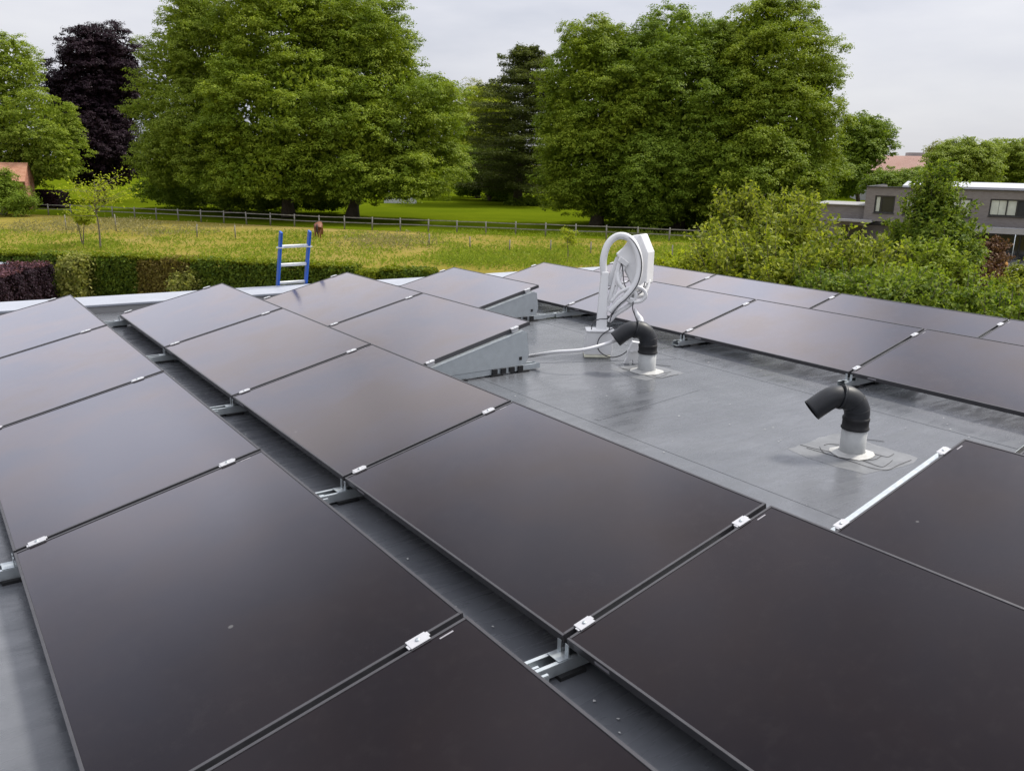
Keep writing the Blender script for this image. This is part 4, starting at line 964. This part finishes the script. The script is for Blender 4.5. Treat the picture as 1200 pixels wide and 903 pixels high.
# gap between the groups
tree('tree', 'lime green tree in the gap between the two big groups', [D(560, 160, 150, 30, 50), D(555, 190, 148, 28, 42), D(578, 140, 152, 24, 36)], tb_(560, 149), 'leaf_lime', 144, 1.42, 208, 0.319, .4, 3500)
tree('tree', 'pale feathery tree rising far behind the lime green one', [D(556, 130, 185, 26, 30), D(580, 128, 186, 20, 32), D(535, 150, 185, 20, 30)], tb_(560, 185), 'leaf_gold', 86, 1.53, 116, 0.304, .35, 1200)
tree('tree', 'dark tree low in the gap beside the cedar', [D(548, 205, 140, 26, 34), D(590, 210, 139, 30, 34)], tb_(572, 139), 'leaf_dark', 108, 1.30, 234, 0.289, .4, 3000)
# cedar: layered plates
cb = tb_(606, 128); croot = empty('cedar', cb, label='dark cedar with layered flat branches left of the right group', cat='tree', group='park trees beyond the paddock')
cb = np.array(cb); ctop = at(630, 60, 128) - cb
trunk_mb((0, 0, 0), (ctop[0] * .5, ctop[1] * .5, ctop[2] * .93), .6, .12, []).build('trunk', M['bark'], croot)
P, Nn, Sz = [], [], []; br_ = MB()
for i in range(135):
    z = ctop[2] * (1 - (i / 135) ** 1.1 * .93); fr_ = 1 - z / ctop[2]; ln = (2.2 + 7.2 * min(1, fr_ * 2.6) ** .8) * random.uniform(.6, 1.15)
    a = i * 2.4 + random.uniform(-.4, .4); dr = np.array([math.cos(a), math.sin(a), 0]); c = np.array([ctop[0] * .5 * z / ctop[2], ctop[1] * .5 * z / ctop[2], z]); tip = c + dr * ln + np.array([0, 0, ln * random.uniform(-.08, .16)])
    br_.tube([c, (c + tip) / 2 + np.array([0, 0, .2]), tip], [.1, .07, .02], 6)
    k = int(210 + 75 * ln); tt = rng.uniform(.12, 1.05, (k, 1)); side_ = np.array([-dr[1], dr[0], 0]); q = c + (tip - c) * tt + side_ * rng.normal(size=(k, 1)) * ln * .17 * (1.15 - tt * .6) + np.array([0, 0, 1]) * rng.normal(size=(k, 1)) * .22
    P.append(q); nn = rng.normal(size=(k, 3)) * .45; nn[:, 2] += .9; Nn.append(nn); Sz.append(.36 * rng.uniform(.6, 1.3, k))
br_.build('branch', M['bark'], croot); leaf_mesh('crown', np.concatenate(P), np.concatenate(Nn), np.concatenate(Sz), M['leaf_conifer'], croot, aspect=.4)
# clipped dark shrub on the lawn
shrub('shrub', 'low rounded dark shrub on the lawn below the cedar', [D(612, 240, 128, 22, 7), D(632, 240, 127, 16, 8)], (*at(620, 245, 128)[:2], GZ), 'leaf_dark', 64, 0.59, 156, 0.228, 0, group='park shrubs', fill=500)
# right group
tree('tree', 'rounded tree on the left of the right group, bright leaf tips', [D(690, 120, 88, 60, 84), D(680, 190, 86, 52, 66), D(705, 75, 89, 48, 46), D(735, 170, 85, 56, 82), D(668, 150, 88, 38, 50)], tb_(700, 88), 'leaf_mid', 403, 1.12, 298, 0.213, .6, 9000, zmin=-.95)
tree('tree', 'middle tree of the right group, dense dark green', [D(800, 100, 87, 74, 78), D(770, 130, 85, 58, 90), D(830, 170, 84, 70, 86), D(770, 210, 83, 62, 56), D(790, 55, 88, 46, 36)], tb_(795, 87), 'leaf_dark', 460, 1.12, 312, 0.213, .6, 10000, zmin=-.95)
tree('tree', 'tallest tree of the right group beside the open sky', [D(900, 80, 84, 72, 68), D(910, 150, 82, 74, 78), D(880, 210, 81, 84, 60), D(940, 190, 82, 46, 66), D(890, 40, 85, 46, 32), D(950, 110, 84, 28, 46)], tb_(890, 84), 'leaf_mid', 504, 1.12, 312, 0.213, .6, 10000, zmin=-.95)
tree('tree', 'smaller open crowned tree right of the big right group', [D(1012, 160, 100, 32, 26), D(1000, 190, 99, 28, 30), D(1025, 170, 100, 18, 22), D(985, 215, 98, 26, 24)], tb_(1005, 100), 'leaf_dark', 136, 0.94, 208, 0.243, .3, 2000)
# behind the neighbour house
g2 = 'trees behind the neighbour house'
tree('tree', 'low dark green tree behind the left end of the grey house', [D(1055, 217, 92, 24, 12), D(1075, 215, 92, 16, 9), D(1035, 218, 91, 18, 10)], tb_(1055, 92), 'leaf_dark', 100, 0.89, 208, 0.228, .25, 2000, group=g2)
tree('tree', 'light green round tree rising behind the middle of the grey house', [D(1128, 196, 98, 34, 27), D(1110, 204, 97, 24, 22), D(1145, 200, 98, 24, 24)], tb_(1128, 98), 'leaf_light', 151, 0.94, 220, 0.228, .3, 2500, group=g2)
tree('tree', 'light green tree at the right picture edge behind the grey house', [D(1175, 192, 104, 32, 27), D(1205, 198, 104, 34, 27)], tb_(1185, 104), 'leaf_light', 151, 1.00, 220, 0.236, .3, 2500, group=g2)
tree('tree', 'pale thin tree in front of the distant hall', [D(1098, 180, 140, 12, 10)], tb_(1098, 140), 'leaf_gold', 21, 0.94, 78, 0.266, .2, 200, group=g2)
tree('tree', 'dark tree filling the gap beside the distant hall', [D(1088, 210, 100, 14, 11), D(1095, 215, 99, 14, 10)], tb_(1088, 100), 'leaf_dark', 64, 0.83, 208, 0.228, .25, 1200, group=g2)
# dark understory that closes the view below the big groups
shrub('shrub', 'dark undergrowth below the right group', [D(740, 240, 92, 60, 24), D(830, 245, 90, 60, 26), D(920, 250, 88, 60, 26)], (*at(830, 262, 90)[:2], GZ), 'leaf_dark', 187, 1.06, 234, 0.243, 0, group='park shrubs', fill=3000)
shrub('shrub', 'dark undergrowth below the big left group', [D(300, 228, 99, 60, 19), D(375, 228, 98, 52, 20), D(220, 226, 103, 55, 17)], (*at(300, 240, 99)[:2], GZ), 'leaf_dark', 300, .9, 130, .25, 0, group='park shrubs', fill=3500)
shrub('shrub', 'dark green bush before the brick building at the left edge', [D(2, 221, 88, 19, 20), D(22, 240, 87, 16, 12), D(-24, 220, 88, 22, 24)], (*at(5, 252, 88)[:2], GZ), 'leaf_dark', 108, 0.83, 208, 0.198, 20, 1.0, group='park shrubs', fill=1200)
hedge('hedge', 'dark clipped hedge behind the fence near the copper beech', at(48, 232, 104), at(75, 232, 100), 1.5, 1.9, 'leaf_purple', 6000, .2)

# young tree in the paddock: explicit branches with leaf clusters
def young_tree(label, base, H, crown_r, mat, n_br, leaf, kcl, flat_=.75, r0=.07):
    root = empty('young_tree', base, label=label, cat='tree', group='young trees in the paddock'); st = MB(); P, Nn, Sz = [], [], []
    st.tube(smooth_path([(0, 0, 0), (.04, .03, H * .3), (-.05, .02, H * .55), (.05, 0, H * .85)], 5), list(np.linspace(r0, r0 * .25, 16)), 8)
    for i in range(n_br):
        z = H * random.uniform(.42, .82); a = i * 2.4 + random.uniform(-.5, .5); ln = crown_r * random.uniform(.55, 1.1) * (1.05 - .35 * (z / H - .42) / .4)
        c = np.array([0, 0, z]); tip = c + np.array([math.cos(a) * ln, math.sin(a) * ln, ln * random.uniform(.1, flat_)])
        pt = smooth_path([c, (c + tip) / 2 + rand_dir(1)[0] * .12, tip], 4); st.tube(pt, list(np.linspace(r0 * .4, .008, len(pt))), 5)
        for q in pt[3:]:
            k = kcl; P.append(np.array(q) + rng.normal(size=(k, 3)) * np.array([.26, .26, .17]) * crown_r / 1.6); Nn.append(rng.normal(size=(k, 3)) * .6 + (0, 0, .8)); Sz.append(leaf * rng.uniform(.7, 1.3, k))
    st.build('trunk', M['stem'], root); leaf_mesh('crown', np.concatenate(P), np.concatenate(Nn), np.concatenate(Sz), M[mat], root)
    return root
young_tree('yellow green young tree with bare lower stem in the paddock', gnd(118, 293), 5.5, 2.5, 'leaf_lime', 20, .18, 10)
young_tree('tiny sapling with a thin stem beyond the panel peak', gnd(665, 308), 2.5, .75, 'leaf_lime', 14, .12, 12, .5, .035)
shrub('shrub', 'low yellow green sprays beside the young tree', [D(98, 256, 60, 12, 8)], (*at(96, 268, 60)[:2], GZ), 'leaf_lime', 30, .25, 30, .16, 10, .6, group='shrubs along the hedge', fill=60, stems=2)

# bushes just beyond the right roof edge
shrub('shrub', 'large bright green willow like bush with upright shoots beyond the roof edge', [D(872, 298, 21, 34, 36), D(918, 298, 20, 38, 40), D(955, 320, 21, 34, 26), D(992, 338, 21, 30, 20), D(925, 276, 21, 16, 22), D(866, 270, 21, 13, 20), D(845, 320, 20, 28, 24), D(900, 335, 18, 80, 40), D(1000, 335, 18, 44, 30)], (*at(920, 330, 20)[:2], GZ), 'leaf_near', 300, .24, 40, .115, 480, .85, fill=2500, stems=18)
shrub('shrub', 'low lime green bush between meadow and the large bush', [D(800, 318, 24, 26, 16), D(828, 312, 24, 20, 18), D(770, 322, 26, 20, 10)], (*at(805, 330, 24)[:2], GZ), 'leaf_lime', 120, .2, 36, .11, 70, .45, fill=500)
shrub('conical_tree', 'conical light green tree in front of the grey house', [D(1092, 300, 25, 50, 34), D(1068, 290, 25, 20, 16), D(1110, 290, 25, 20, 15), D(1092, 266, 25, 26, 22), D(1094, 240, 25, 20, 18), D(1098, 226, 25, 8, 10)], (*at(1092, 330, 25)[:2], GZ), 'leaf_tree', 330, .26, 40, .12, 260, .8, cat='tree', fill=1200, stems=12)
shrub('shrub', 'yellowish leafy bush at the foot of the conical tree', [D(1085, 320, 19, 32, 24), D(1112, 336, 19, 20, 16), D(1060, 348, 17, 38, 20), D(1030, 352, 16, 34, 18)], (*at(1090, 340, 18)[:2], GZ), 'leaf_light', 190, .2, 38, .105, 200, .5, fill=900, stems=10)
shrub('shrub', 'reddish brown shrub before the neighbour terrace', [D(1152, 314, 30, 24, 18), D(1160, 300, 30, 14, 12), D(1144, 328, 29, 22, 16)], (*at(1160, 335, 30)[:2], GZ), 'leaf_red', 120, .24, 40, .12, 50, .5, fill=500)
shrub('shrub', 'green bush at the right picture edge below the bicycle', [D(1198, 340, 24, 20, 20), D(1222, 326, 24, 18, 24), D(1178, 348, 23, 20, 14)], (*at(1195, 345, 24)[:2], GZ), 'leaf_near', 120, .22, 40, .11, 60, .5, fill=500)
shrub('shrub', 'low dark green growth along the right roof edge', [D(1120, 362, 15, 60, 16), D(1050, 356, 15, 50, 18), D(1180, 378, 14, 44, 14), D(980, 350, 16, 50, 20)], (*at(1100, 372, 15)[:2], GZ), 'leaf_tree', 220, .17, 36, .09, 200, .5, fill=1000, stems=10)
tufts('dry_grass', [(0, 0, 0)][:0] + [(rng.uniform(1150, 1205), rng.uniform(345, 360), 40) for _ in range(20)], 0, .9, .6, 'leaf_straw', 'dry straw coloured grass between the bushes at right')
